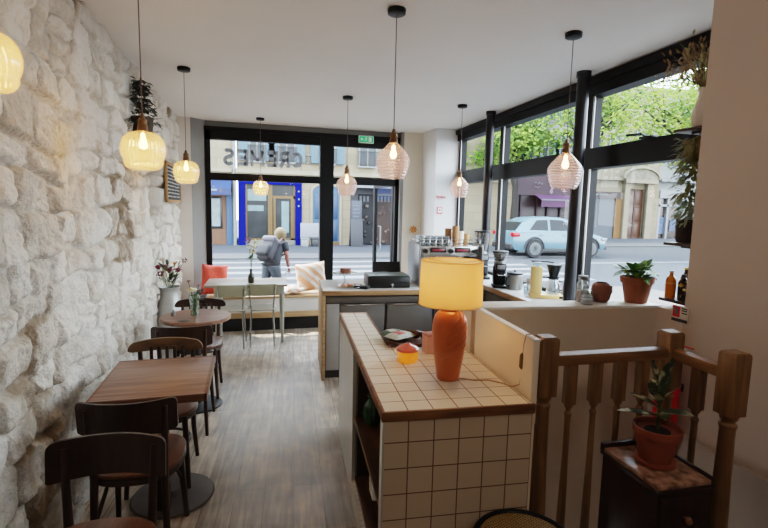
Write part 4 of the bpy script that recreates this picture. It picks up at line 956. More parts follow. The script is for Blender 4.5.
bm = B(); lathe(bm, [(0, .004), (.06, .004), (.065, 0), (.13, .012), (.132, .016), (.06, .010), (0, .010)], 32); obj('dish', bm, glassy('plate_glass', (230, 236, 234), .2, .4, (206, 206, 202)), PL)
bm = B(); tube(bm, [(.131*math.cos(2*PI*k/32), .131*math.sin(2*PI*k/32), .015) for k in range(32)], .003, 6, True); obj('rim', bm, chrome, PL)
for i, (dx, dy, lab) in enumerate(((-.065, .0, 'pink iced biscuit on glass plate, nearest the wooden counter end'), (.0, .03, 'pink iced biscuit in the middle of the glass plate'), (.068, -.01, 'pink iced biscuit on glass plate, nearest the cash box'))):
    p = bc(.29+dx, .20+dy, .880); t = thing('iced_biscuit', lab, 'biscuit', p, .4*i, 'biscuits on the glass plate')
    bm = B(); lathe(bm, [(0, 0), (.028, 0), (.031, .006), (.028, .013), (0, .014)], 18); obj('biscuit', bm, mat('biscuit_tan', (196, 140, 96), .8, 0, .2, 40), t)
    bm = B(); lathe(bm, [(.026, .013), (.022, .02), (0, .022)], 18, cap=False); obj('icing', bm, mat('icing_pink', (214, 130, 128), .5, 0, .2, 30), t)
CT = thing('card_terminal', 'black card payment terminal lying left of the cash box', 'card terminal', bc(.39, .12), .9)
bm = B(); box(bm, -.04, .04, -.075, .075, .002, .03, .01); obj('body', bm, black, CT)
bm = B(); box(bm, -.03, .03, .02, .065, .029, .032, .001); obj('display', bm, mat('terminal_screen', (90, 100, 104), .2), CT)
bm = B(); box(bm, -.028, .028, -.06, .01, .029, .033, .002); obj('keypad', bm, mat('terminal_keys', (64, 64, 66), .6, 0, .3, 90), CT)
# ---- espresso machine
EM = thing('espresso_machine', 'large steel espresso machine at the window corner behind the yellow lampshade', 'coffee machine', (1.99, 4.70, .868), -A5)
bm = B(); box(bm, -.33, .33, -.02, .24, .07, .40, .012); box(bm, -.32, .32, -.20, .24, .02, .085, .006); obj('body', bm, steel, EM)
bm = B(); box(bm, -.345, -.318, -.22, .25, .02, .43, .02); obj('side_panel', bm, mat('machine_grey', (136, 138, 142), .35, .4, .06), EM)
bm = B(); box(bm, .318, .345, -.22, .25, .02, .43, .02); obj('side_panel', bm, MATS['machine_grey'], EM)
bm = B(); box(bm, -.32, .32, -.17, .02, .30, .41, .01); obj('head_panel', bm, mat('machine_front', (180, 178, 174), .25, .8, .05), EM)
for x in (-.13, .13):
    bm = B(); box(bm, x-.085, x+.085, -.176, -.168, .345, .395, .002); obj('button_panel', bm, mat('panel_black', (34, 28, 30), .3), EM)
    bm = B(); box(bm, x-.06, x+.06, -.179, -.175, .36, .378, .001); obj('display', bm, mat('display_red', (150, 40, 50), .4, 0, .3, 80), EM)
    bm = B(); cyl(bm, (x, -.10, .30), (x, -.10, .245), .04, None, 20); cyl(bm, (x, -.10, .25), (x, -.10, .215), .034, None, 20); obj('group_head', bm, chrome, EM)
    bm = B(); tube(bm, [(x, -.13, .235), (x, -.20, .232), (x, -.27, .222)], [.010, .013, .016], 10); obj('portafilter', bm, black, EM)
for x in (-.27, .0, .27):
    bm = B(); cyl(bm, (x, -.172, .36), (x, -.21, .36), .026, .022, 16); obj('steam_knob', bm, black, EM)
for x in (-.25, .25):
    bm = B(); tube(bm, [(x, -.15, .30), (x, -.19, .24), (x+.02, -.21, .12)], .006, 8); obj('steam_wand', bm, chrome, EM)
bm = B()
for x0, y0, x1, y1 in ((-.32, -.16, .32, -.16), (-.32, .23, .32, .23), (-.32, -.16, -.32, .23), (.32, -.16, .32, .23)):
    for z in (.44, .475): cyl(bm, (x0, y0, z), (x1, y1, z), .004, None, 6)
for x in (-.32, 0, .32):
    for y in (-.16, .23): cyl(bm, (x, y, .40), (x, y, .475), .004, None, 6)
obj('cup_rail', bm, chrome, EM)
MT = Matrix.Translation(EM.location) @ Matrix.Rotation(-A5, 4, 'Z')
# glasses on top of the machine
proto = None; gi = 0
for r_i, y in enumerate((-.11, -.035, .04)):
    for c_i in range(5):
        p = MT @ Vector((-.285+.066*c_i, y, .411)); row = ('front', 'middle', 'rear')[r_i]; where = ('at the side panel end', 'second from the side panel', 'in the middle of the row', 'second from the paper cups', 'next to the paper cups')[c_i]
        lab = 'clear glass in the %s row on the coffee machine, %s' % (row, where)
        if proto is None:
            proto = thing('drinking_glass', lab, 'glass', p, 0, 'glasses on top of the coffee machine')
            bm = B(); lathe(bm, [(.0, .004), (.023, .004), (.024, 0), (.026, .004), (.031, .095), (.029, .095), (.024, .01), (0, .008)], 18, cap=False); obj('tumbler', bm, glassy('tumbler_glass', (226, 234, 236), .25, .16, (190, 198, 202)), proto, 180)
        else: dup(proto, p, 0, lab)
kraft = mat('kraft_paper', (178, 134, 92), .8, 0, .08); white_cup = mat('cup_white', (226, 218, 206), .6, 0, .03)
def cup_proto(label, p, m, group):
    t = thing('paper_cup', label, 'paper cup', p, 0, group); bm = B(); lathe(bm, [(0, .002), (.027, .002), (.027, 0), (.037, .088), (.0365, .09), (.026, .006), (0, .006)], 20, cap=False); obj('cup', bm, m, t)
    bm = B(); tube(bm, [(.0375*math.cos(2*PI*k/20), .0375*math.sin(2*PI*k/20), .089) for k in range(20)], .0018, 5, True); obj('rolled_rim', bm, m, t); return t
stk = ((.075, -.09, 5, kraft, 'tallest stack'), (.02, -.02, 4, kraft, 'stack behind the glasses'), (.15, -.03, 3, white_cup, 'white stack'), (.235, .03, 2, kraft, 'short stack by the round post'))
for x, y, n, m_, nm in stk:
    cp = None
    for k in range(n):
        p = MT @ Vector((x, y, .411+.028*k))
        lab = '%s paper cup in the %s on the coffee machine' % ('white' if m_ is white_cup else 'brown kraft', nm)
        gr = 'paper cups in the '+nm
        if cp is None: cp = cup_proto(lab, p, m_, gr)
        else: dup(cp, p, 0, lab)
def grinder(label, loc, rz, sc, hop_h):
    t = thing('coffee_grinder', label, 'coffee grinder', loc, rz, 'coffee grinders by the window'); t.scale = (sc, sc, sc)
    bm = B(); box(bm, -.08, .08, -.11, .11, .0, .03, .01); box(bm, -.07, .07, -.02, .10, .03, .25, .02); box(bm, -.06, .06, -.10, .09, .20, .28, .015); obj('body', bm, black, t)
    bm = B(); cyl(bm, (0, .01, .28), (0, .01, .295), .06, None, 24); obj('collar', bm, steel, t)
    bm = B(); lathe(bm, [(.045, .295), (.05, .31), (.088, .31+hop_h*.8), (.09, .31+hop_h)], 28, (0, .01, 0), cap=False); h = obj('hopper', bm, glassy('hopper_smoke', (150, 146, 142), .25, .3, (110, 106, 102)), t, 180)
    bm = B(); lathe(bm, [(0, .305), (.048, .312), (.072, .31+hop_h*.5), (0, .31+hop_h*.55)], 24, (0, .01, 0)); obj('beans', bm, mat('coffee_beans', (56, 36, 26), .5, 0, .5, 90, .6), h)
    bm = B(); lathe(bm, [(0, .31+hop_h), (.092, .31+hop_h), (.092, .325+hop_h), (.02, .335+hop_h), (0, .335+hop_h)], 28, (0, .01, 0)); obj('hopper_lid', bm, black, t)
    bm = B(); tube(bm, [(-.035, -.10, .16), (-.035, -.14, .155), (.035, -.14, .155), (.035, -.10, .16)], .007, 8); obj('fork', bm, chrome, t)
    bm = B(); box(bm, -.045, .045, -.106, -.100, .215, .265, .002); obj('control_panel', bm, mat('grinder_panel', (120, 120, 122), .4, 0, .4, 90), t)
    return t
grinder('tall coffee grinder with big smoked hopper beside the espresso machine', (2.47, 4.80, .899), -.25, 1.0, .20)
grinder('smaller black coffee grinder between the tall grinder and the kettle', (2.375, 4.22, .899), -.35, .86, .09)
KT = thing('steel_pot', 'brushed steel canister with black lid next to the small grinder', 'canister', (2.462, 4.08, .899))
bm = B(); lathe(bm, [(0, 0), (.072, 0), (.078, .006), (.078, .142), (.070, .15), (0, .15)], 32); obj('canister_body', bm, steel, KT)
bm = B(); lathe(bm, [(.078, .150), (.08, .16), (.06, .17), (.015, .172), (.012, .186), (0, .188)], 28); obj('lid', bm, black, KT)
bm = B(); tube(bm, [(-.076, -.02, .13), (-.108, -.03, .125), (-.112, -.03, .05), (-.077, -.02, .035)], .008, 8); obj('handle', bm, black, KT)
WG = thing('water_glass', 'empty clear glass on the white worktop before the grey card holder', 'glass', (2.43, 3.80, .899))
bm = B(); lathe(bm, [(.0, .006), (.03, .006), (.031, 0), (.034, .004), (.040, .088), (.038, .088), (.031, .012), (0, .01)], 22, cap=False); obj('tumbler', bm, glassy('tumbler_glass'), WG, 180)
CH = thing('card_holder', 'small grey wooden card holder left of the yellow coffee maker', 'card holder', (2.56, 3.93, .899), -.5)
bm = B(); box(bm, -.06, .06, -.03, .03, 0, .02, .003); obj('foot', bm, wood('grey_wood', (120, 108, 98), (152, 140, 128), 0), CH)
bm = B(); box(bm, -.055, .055, -.012, .0, .018, .125, .004, Matrix.Rotation(-.2, 4, 'X')); obj('board', bm, MATS['grey_wood'], CH)
CM = thing('coffee_maker', 'pale yellow filter coffee maker with black basket and glass jug', 'coffee maker', (2.50, 3.62, .899), -.45)
yel = mat('maker_yellow', (222, 190, 122), .35, .1, .04)
bm = B(); box(bm, -.14, .14, -.07, .07, 0, .035, .008); obj('base', bm, yel, CM)
bm = B(); box(bm, -.135, -.045, -.055, .055, .035, .275, .008); obj('tower', bm, yel, CM)
bm = B(); box(bm, -.125, -.055, -.046, .046, .275, .315, .004); obj('water_tank', bm, glassy('tank_clear', (220, 230, 232), .2, .15), CM)
bm = B(); box(bm, -.14, .0, -.012, .012, .315, .327, .004); tube(bm, [(-.005, 0, .32), (.05, 0, .312)], .006, 6); obj('outlet_arm', bm, black, CM)
bm = B(); lathe(bm, [(.025, .185), (.035, .19), (.062, .285), (.066, .29), (.066, .297), (0, .30)], 26, (.055, 0, 0)); box(bm, -.05, .10, -.03, .03, .18, .192, .003); obj('filter_basket', bm, black, CM)
bm = B(); lathe(bm, [(.0, .04), (.052, .04), (.058, .06), (.056, .12), (.042, .155), (.04, .17)], 26, (.055, 0, 0), cap=False); jg = obj('jug', bm, glassy('jug_glass', (214, 220, 222), .25, .12, (170, 176, 178)), CM, 180)
bm = B(); tube(bm, [(.095, 0, .155), (.14, 0, .145), (.14, 0, .08), (.108, 0, .07)], .007, 8); cyl(bm, (.055, 0, .168), (.055, 0, .178), .043, None, 20); obj('jug_handle', bm, black, jg)
bm = B(); box(bm, .10, .138, -.071, -.066, .008, .028, .001); obj('switch_plate', bm, black, CM)
PBT = thing('pink_bottle', 'clear bottle with pink label standing behind the coffee maker', 'bottle', (2.63, 3.52, .899))
bm = B(); lathe(bm, smooth_prof([(.03, 0), (.032, .01), (.032, .15), (.014, .19), (.012, .235)]), 20, cap=False); lathe(bm, [(0, .002), (.03, .002)], 20); obj('bottle_body', bm, glassy('bottle_clear', (226, 232, 230), .2, .15, (200, 204, 206)), PBT, 180)
bm = B(); lathe(bm, [(.0325, .05), (.0325, .13)], 20, cap=False); obj('label_band', bm, mat('label_pink', (222, 130, 150), .5, 0, .1), PBT)
bm = B(); cyl(bm, (0, 0, .232), (0, 0, .25), .014); obj('cap', bm, chrome, PBT)

# ================================================================== ON THE LEDGE
LZ = 1.1425
LP_ = thing('potted_plant', 'leafy green plant in wide terracotta pot on the white ledge', 'plant', (2.145, 2.24, LZ)); LP_.scale = (.9, .9, .95)
bm = B(); lathe(bm, [(0, .0), (.062, 0), (.066, .004), (.088, .118), (.098, .120), (.102, .155), (.094, .155), (.088, .135), (0, .132)], 36); pt = obj('pot', bm, terra, LP_)
bm = B(); lathe(bm, [(.09, .134), (0, .142)], 24); obj('soil', bm, soil, pt)
q = random.Random(12)
for k in range(58):
    a = q.uniform(0, 2*PI); el = q.uniform(.1, 1.35); z = q.uniform(.14, .19); s = q.uniform(.0, .06)
    bm = B(); L_ = q.uniform(.08, .17); p = (s*math.cos(a), s*math.sin(a), z)
    leafblade(bm, p, (math.cos(a)*math.cos(el), math.sin(a)*math.cos(el), math.sin(el)), L_, L_*.34, q.uniform(.2, .55), 6); obj('leaf', bm, leaf_g if k % 3 else mat('leaf_bright', (128, 164, 76), .45, 0, .2), LP_, 180)
JG = thing('clay_jug', 'round brown clay jug on ledge beside the potted plant', 'jug', (1.945, 2.29, LZ))
clay = mat('brown_clay', (134, 86, 70), .7, 0, .12, 14)
bm = B(); lathe(bm, smooth_prof([(.034, 0), (.047, .015), (.055, .055), (.050, .092), (.036, .108), (.030, .112)]), 30, cap=False); lathe(bm, [(0, .002), (.036, .002)], 20); obj('jug_body', bm, clay, JG, 60)
bm = B(); tube(bm, [(.046, 0, .09), (.07, 0, .085), (.072, 0, .05), (.05, 0, .035)], .006, 8); obj('handle', bm, clay, JG)
def jar(label, loc, r, h, fill, lidm, grp):
    t = thing('glass_jar', label, 'jar', loc, 0, grp)
    bm = B(); lathe(bm, smooth_prof([(r*.9, .002), (r, .01), (r, h*.7), (r*.75, h*.88), (r*.72, h)]), 22, cap=False); lathe(bm, [(0, .002), (r*.9, .002)], 20); obj('jar_body', bm, glassy('jar_glass', (228, 234, 236), .25, .12, (206, 212, 214)), t, 180)
    bm = B(); lathe(bm, [(0, .006), (r*.9, .006), (r*.92, h*.5), (0, h*.52)], 20); obj('contents', bm, fill, t)
    bm = B(); lathe(bm, [(0, h), (r*.8, h), (r*.82, h+.006), (r*.8, h+.022), (0, h+.025)], 20); obj('lid', bm, lidm, t)
jar('tall glass jar with steel lid on ledge next to the round black post', (1.825, 2.30, LZ), .034, .13, mat('jar_brown', (150, 96, 70), .7, 0, .3, 50), steel, 'glass jars on the white ledge')
jar('low glass jar with pale contents on ledge before the tall jar', (1.80, 2.225, LZ), .034, .062, mat('jar_pale', (206, 204, 200), .7, 0, .1, 50), clear, 'glass jars on the white ledge')
TC = thing('tea_light', 'small brown cup on ledge between the jars and clay jug', 'cup', (1.885, 2.32, LZ))
bm = B(); lathe(bm, [(0, .003), (.018, .003), (.02, 0), (.026, .045), (.024, .045), (.018, .008), (0, .008)], 18, cap=False); obj('cup_body', bm, mat('cup_brown', (150, 112, 92), .6, 0, .2), TC)
bm = B(); tube(bm, [(.025, 0, .036), (.036, 0, .03), (.022, 0, .014)], .003, 6); obj('handle', bm, MATS['cup_brown'], TC)

# ================================================================== WALL SHELVES AT THE WINDOW RECESS
shw = wood('shelf_dark', (44, 30, 24), (70, 48, 38), 0)
SHZ = (1.172, 1.482, 2.088)
for z, nm in zip(SHZ, ('lowest dark wall shelf, carrying the oil bottles', 'middle dark wall shelf, carrying the wicker planter', 'top dark wall shelf, carrying the dried flowers')):
    t = thing('wall_shelf', nm, 'shelf', (2.215, 1.966, z), 0, 'dark shelves at the window recess')
    bm = B(); box(bm, 0, .40, 0, .185, 0, .016, .002); obj('board', bm, shw, t)
    for x in (.06, .34):
        bm = B(); box(bm, x-.006, x+.006, 0, .12, -.012, 0); box(bm, x-.006, x+.006, 0, .006, -.06, 0); obj('bracket', bm, black, t)
def oil(label, loc, r, h, colr, capc, lab_c):
    t = thing('oil_bottle', label, 'bottle', loc, 0, 'bottles on the lowest wall shelf')
    bm = B(); lathe(bm, smooth_prof([(r*.95, 0), (r, .006), (r, h*.66), (r*.45, h*.82), (r*.36, h*.95)]), 22, cap=False); lathe(bm, [(0, .001), (r*.95, .001)], 20); obj('bottle_body', bm, mat('bottle_%d_%d_%d' % colr, colr, .12, 0, .1), t, 60)
    bm = B(); lathe(bm, [(r+.0008, h*.40), (r+.0008, h*.60)], 22, cap=False); obj('label_band', bm, mat('blabel_%d_%d_%d' % lab_c, lab_c, .5, 0, .15), t)
    bm = B(); cyl(bm, (0, 0, h*.94), (0, 0, h), r*.42, None, 14); obj('cap', bm, mat('bcap_%d_%d_%d' % capc, capc, .4), t)
oil('amber orange bottle with white cap on the lowest shelf', (2.255, 2.115, 1.189), .026, .15, (206, 116, 30), (226, 222, 214), (214, 140, 60))
oil('dark bottle with yellow label on the lowest shelf beside the amber one', (2.278, 2.055, 1.189), .026, .14, (44, 26, 20), (30, 28, 26), (216, 186, 50))
oil('black squat bottle on the lowest shelf nearest the wall', (2.255, 2.005, 1.189), .024, .11, (34, 20, 18), (210, 206, 196), (196, 170, 60))
oil('dark tall bottle with yellow cap at back of the lowest shelf', (2.33, 2.09, 1.189), .026, .17, (60, 34, 22), (222, 196, 60), (206, 180, 60))
DV = thing('white_vase', 'pale slender vase on the top shelf holding dried flowers', 'vase', (2.285, 2.05, 2.105))
bm = B(); lathe(bm, smooth_prof([(.03, 0), (.042, .02), (.046, .07), (.03, .13), (.02, .17), (.028, .20)]), 26, cap=False); lathe(bm, [(0, .002), (.03, .002)], 20); obj('vase_body', bm, mat('vase_pale', (206, 192, 180), .5, 0, .08), DV, 60)
bm = B(); tube(bm, [(.028*math.cos(2*PI*k/20), .028*math.sin(2*PI*k/20), .20) for k in range(20)], .003, 6, True); obj('lip', bm, MATS['vase_pale'], DV)
DF = thing('dried_flowers', 'bunch of dried tan flowers and grasses in the pale vase', 'flowers', (2.285, 2.05, 2.29))
q = random.Random(6); dry = mat('dried_tan', (136, 112, 82), .9, 0, .35, 40); dryg = mat('dried_green', (160, 156, 112), .9, 0, .3, 40)
bm = B(); bm2 = B()
for k in range(60):
    a = q.uniform(0, 2*PI); el = q.uniform(.65, 1.45); L_ = q.uniform(.10, .27); d = Vector((math.cos(a)*math.cos(el), math.sin(a)*math.cos(el), math.sin(el))); e = d*L_
    if e.y < -.055 or e.x > .36: e.y = abs(e.y)
    tube(bm, [(0, 0, 0), tuple(e*.5+Vector((0, 0, .02))), tuple(e)], .0015, 4)
    for j in range(9): 
        v = Vector((q.gauss(0, 1), q.gauss(0, 1), q.gauss(0, 1)))*.013; leafblade(bm if k % 3 else bm2, tuple(e+v-d*.012*j), tuple(d+v*25), .032, .014, .1, 2)
obj('dried_stems', bm, dry, DF, 180); obj('seed_heads', bm2, dryg, DF, 180)['kind'] = 'stuff'
bm = B(); tube(bm, [(0, 0, .02), (-.06, .06, .075), (-.14, .14, .07), (-.20, .20, .045)], [.002, .004, .003, .001], 6); obj('bare_twig', bm, mat('twig_dark', (52, 42, 34), .8), DF)
PLN = thing('wicker_planter', 'dark wicker planter with feathery grey green leaves on the middle shelf', 'plant', (2.275, 2.055, 1.499))
bm = B(); lathe(bm, [(0, .002), (.052, .002), (.058, .02), (.060, .125), (.055, .125), (0, .12)], 26); obj('planter', bm, tiles('wicker_dark', 'XZ', (64, 42, 34), (48, 30, 26), (24, 16, 14), .018, .010, .7, .5, 0, (0, 0), .002, 1), PLN)
def trail(parent, n, z0, z1, r0, r1, m, seed, L_=.05, W_=.016, cut=-.08):
    q = random.Random(seed); bm = B()
    for k in range(n):
        a = q.uniform(0, 2*PI); z = q.uniform(z0, z1); r = q.uniform(r0, r1); y = max(cut, r*math.sin(a))
        leafblade(bm, (r*math.cos(a), y, z), (math.cos(a), math.sin(a) if y > cut else .4, q.uniform(-.9, .7)), L_*q.uniform(.6, 1.3), W_, .3, 3)
    return obj('foliage', bm, m, parent, 180)
trail(PLN, 220, .10, .24, .0, .075, mat('leaf_silver', (150, 160, 132), .7, 0, .3, 30), 3)
HB = thing('hanging_basket_plant', 'grey green feathery plant in clay pot hung beneath the top shelf', 'plant', (2.285, 2.06, 1.79))
bm = B(); lathe(bm, [(0, .14), (.045, .14), (.062, .23), (.066, .25), (.058, .25), (0, .235)], 24); obj('pot', bm, mat('pot_olive', (120, 108, 70), .7, 0, .2), HB)
bm = B()
for k in range(3):
    a = 2*PI*k/3; cyl(bm, (.06*math.cos(a), .06*math.sin(a), .245), (.01*math.cos(a), .01*math.sin(a), .297), .002, None, 5)
obj('hanger', bm, black, HB)
trail(HB, 420, -.06, .27, .03, .088, mat('leaf_moss', (120, 118, 72), .75, 0, .4, 30), 8, .055, .018)
# ================================================================== THE STREET
GZ = -.15
asph = mat('asphalt', (96, 104, 115), .8, 0, .1, 1.5)
bm = B(); box(bm, -40, 70, 7.0, 60, GZ-.1, GZ); box(bm, 2.95, 70, -30, 7.0, GZ-.1, GZ); struct('ground', bm, asph)
pav = mat('pavement_grey', (132, 134, 140), .8, 0, .1, 2.5); pal = mat('pavement_pale', (176, 174, 170), .8, 0, .08, 3)
bm = B(); box(bm, -40, 13.5, 16.6, 24, GZ, GZ+.05); box(bm, 13.5, 70, 21.5, 30, GZ, GZ+.05); struct('sidewalk', bm, pav)
bm = B(); box(bm, -40, 6.0, 7.0, 9.6, GZ, GZ+.03); box(bm, 3.0, 9.2, -30, 9.6, GZ, GZ+.03); struct('sidewalk_near', bm, pal)  # near pavement coloured paler to stand in for its sunlit brightness
wl = mat('road_white', (206, 210, 214), .7, 0, .06, 6)
for i, (y, w, x0, x1) in enumerate(((15.6, .30, -6, 9), (14.3, .42, -6, 9), (13.2, .42, -6, 9), (12.1, .42, -6, 9), (11.0, .42, -6, 9))):
    bm = B(); box(bm, x0, x1, y-w/2, y+w/2, GZ, GZ+.004); struct('road_marking', bm, wl)
bm = B(); box(bm, 10.5, 30, 14.4, 14.6, GZ, GZ+.004); struct('road_marking', bm, wl)
bm = B(); box(bm, 13.5, 70, 21.3, 21.5, GZ, GZ+.06); box(bm, -40, 13.5, 16.4, 16.6, GZ, GZ+.06); struct('kerb', bm, mat('kerb_stone', (150, 150, 150), .8))

lime = tiles('limestone_blocks', 'XZ', (204, 192, 170), (192, 180, 158), (160, 150, 132), .9, .42, .85, .5, 0, (0, 0), .008, .4)
creamf = mat('cream_facade', (206, 196, 176), .85, 0, .06, 2)
palef = mat('pale_facade', (196, 198, 196), .85, 0, .05, 2)
shut = mat('shutter_blue', (150, 178, 194), .6, 0, .06); wing = mat('window_dark_glass', (96, 110, 120), .25, 0, .3, 3, spec=.4)
royal = mat('royal_blue', (50, 66, 176), .8, 0, .06, spec=.1); gold = mat('gold_frame', (166, 136, 84), .4, .3, .1)
def facade_window(parent, x0, x1, z0, z1, y, frame, shutters=None, rail=False):
    bm = B(); f = .07
    box(bm, x0-f, x1+f, y-.10, y, z0-f, z0); box(bm, x0-f, x1+f, y-.10, y, z1, z1+f*1.6); box(bm, x0-f, x0, y-.10, y, z0, z1); box(bm, x1, x1+f, y-.10, y, z0, z1); box(bm, (x0+x1)/2-.03, (x0+x1)/2+.03, y-.08, y, z0, z1); box(bm, x0, x1, y-.08, y, (z0*.35+z1*.65)-.02, (z0*.35+z1*.65)+.02)
    w = obj('window', bm, frame, parent)
    bm = B(); box(bm, x0, x1, y-.05, y-.02, z0, z1); obj('pane', bm, wing, w)
    if shutters:
        for s0, s1 in ((x0-.06-.42, x0-.06), (x1+.06, x1+.06+.42)):
            bm = B(); box(bm, s0, s1, y-.14, y-.02, z0, z1)
            n = int((z1-z0)/.12)
            for k in range(n): box(bm, s0+.04, s1-.04, y-.15, y-.13, z0+.06+k*.12, z0+.12+k*.12)
            obj('shutter', bm, shutters, w)
    if rail:
        bm = B(); box(bm, x0-.1, x1+.1, y-.24, y-.21, z0+.62, z0+.66); box(bm, x0-.1, x1+.1, y-.24, y-.21, z0+.05, z0+.08)
        for k in range(11): 
            xx = x0-.08+(x1-x0+.16)*k/10; box(bm, xx-.012, xx+.012, y-.235, y-.215, z0+.05, z0+.64)
        obj('railing', bm, black, w)
    return w
YA = 22.0
# ---- corner building with the blue shop
FA = thing('apartment_building', 'cream stone building with royal blue shopfront across the street', 'building', (0, YA, GZ)); oz = -GZ
bm = B(); box(bm, -.52, 2.26, .05, 6, 3.2, 9.5); box(bm, 2.26, 4.25, 0, 6, 0, 9.5); box(bm, -.52, 2.26, 2.0, 6, 0, 3.2); obj('wall', bm, lime, FA)
bm = B(); box(bm, -.56, 4.3, -.22, .08, 3.18, 3.36); box(bm, -.56, 4.3, -.12, .08, 3.1, 3.18); obj('cornice', bm, creamf, FA)
bm = B(); box(bm, -.48, -.17, -.12, .2, 0, 2.82); box(bm, 1.98, 2.26, -.12, .2, 0, 2.82); box(bm, -.48, 2.26, -.14, .2, 2.72, 3.10); obj('blue_shopfront', bm, royal, FA)
bm = B()
for z in (2.45, 2.1, 1.8): ball(bm, (2.12, -.14, z), .045, n=1)
obj('lettering', bm, wl, FA)
bm = B(); box(bm, -.17, 1.98, .02, .1, .26, .34); box(bm, -.17, -.10, .02, .1, .3, 2.72); box(bm, .78, .98, .0, .14, 0, 2.72); box(bm, 1.90, 1.98, .02, .1, .1, 2.72); box(bm, .98, 1.98, .02, .1, 2.12, 2.24); box(bm, 1.02, 1.12, .02, .1, .1, 2.12); box(bm, 1.78, 1.90, .02, .1, .1, 2.12); obj('gold_frame', bm, gold, FA)
bm = B(); box(bm, -.17, 1.98, -.02, .16, 0, .27); obj('stall_riser', bm, mat('riser_stone', (196, 190, 180), .8), FA)
bm = B(); box(bm, -.10, 1.98, .10, .13, .27, 2.72); obj('shop_glass', bm, mat('shop_glass_dark', (78, 82, 84), .3, 0, .55, 1.6, spec=.3), FA)
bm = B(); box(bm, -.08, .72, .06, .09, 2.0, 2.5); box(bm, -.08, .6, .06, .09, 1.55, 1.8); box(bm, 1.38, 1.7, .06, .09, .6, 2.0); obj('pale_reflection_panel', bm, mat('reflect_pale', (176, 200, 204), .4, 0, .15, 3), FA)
bl = mat('door_blue', (86, 136, 176), .5, 0, .08)
bm = B(); pts = [(2.76, 0), (3.98, 0), (3.98, 2.45)]+[(3.37+.61*math.cos(a), 2.45+.33*math.sin(a)) for a in [PI*k/12 for k in range(13)]]+[(2.76, 2.45)]
prism(bm, pts, -.02, .05, XZ); bd = obj('arched_door', bm, bl, FA)
bm = B()
for x0, x1 in ((2.85, 3.32), (3.42, 3.89)):
    for z0, z1 in ((.25, 1.1), (1.25, 2.35)): box(bm, x0, x1, -.08, -.05, z0, z1, .02)
box(bm, 3.355, 3.385, -.075, -.05, 0, 2.7); obj('door_panel', bm, mat('door_blue_dark', (70, 118, 160), .5), bd)
bm = B(); box(bm, 3.4, 3.98, -.09, -.05, .04, .2); obj('kick_plate', bm, gold, bd)
bm = B(); tube(bm, [(2.70, -.03, 0), (2.70, -.03, 2.45)]+[(3.37+.67*math.cos(PI-a), -.03, 2.45+.39*math.sin(a)) for a in [PI*k/12 for k in range(13)]]+[(4.04, -.03, 2.45), (4.04, -.03, 0)], .07, 6); obj('arch_moulding', bm, creamf, FA)
bm = B(); cyl(bm, (-.62, -.05, 0), (-.62, -.05, 9.4), .07, None, 10); obj('downpipe', bm, mat('pipe_pale', (206, 208, 206), .5), FA)
for x0, x1 in ((.05, .62), (1.28, 1.92)): facade_window(FA, x0, x1, 3.72, 5.2, .0, mat('window_white', (220, 222, 222), .5), shut, True)
facade_window(FA, 3.1, 3.7, 3.72, 5.2, -.05, MATS['window_white'], shut, True)
for x0 in (.05, 1.28, 3.1): facade_window(FA, x0, x0+.6, 6.4, 7.9, .0, MATS['window_white'], shut, True)
# ---- left neighbour with the blue awning
FL = thing('corner_shop_building', 'stone building with blue awning and brown wooden shop at far left of the street', 'building', (0, YA, GZ))
bm = B(); box(bm, -9, -.70, .15, 6, 3.0, 9.5); box(bm, -9, -.70, .5, 6, 0, 3.0); obj('wall', bm, lime, FL)
bm = B(); box(bm, -9, -.72, .0, .2, 3.2, 3.36); obj('cornice', bm, creamf, FL)
brn = wood('shop_brown', (150, 106, 68), (186, 138, 94), 2, .6, .3)
bm = B(); box(bm, -9, -.98, .3, .5, 0, 3.0); obj('wooden_front', bm, brn, FL)
bm = B(); box(bm, -1.75, -1.15, .24, .32, .75, 2.15, .03); w_ = obj('shop_window', bm, mat('dark_frame_shop', (52, 52, 54), .4), FL)
bm = B(); box(bm, -1.66, -1.24, .22, .26, .85, 2.05); obj('pane', bm, mat('shop_pane_pale', (176, 196, 200), .15, 0, .3, 3), w_)
bm = B(); box(bm, -.97, -.72, .2, .5, 0, 2.2); obj('blue_shutter', bm, mat('shutter_sky', (88, 140, 190), .5, 0, .08), FL)
bm = B(); t = bmesh.new(); a = [t.verts.new(p) for p in ((-5, .3, 3.05), (-.74, .3, 3.05), (-.74, -.75, 2.45), (-5, -.75, 2.45), (-5, -.75, 2.2), (-.74, -.75, 2.2))]; t.faces.new(a[:4]); t.faces.new((a[3], a[2], a[5], a[4])); join(bm, t); obj('awning', bm, mat('awning_blue', (70, 106, 176), .7, 0, .2, 2), FL)
bm = B(); box(bm, -5, -1.3, -.78, -.76, 2.36, 2.44); obj('awning_stripe', bm, wl, FL)
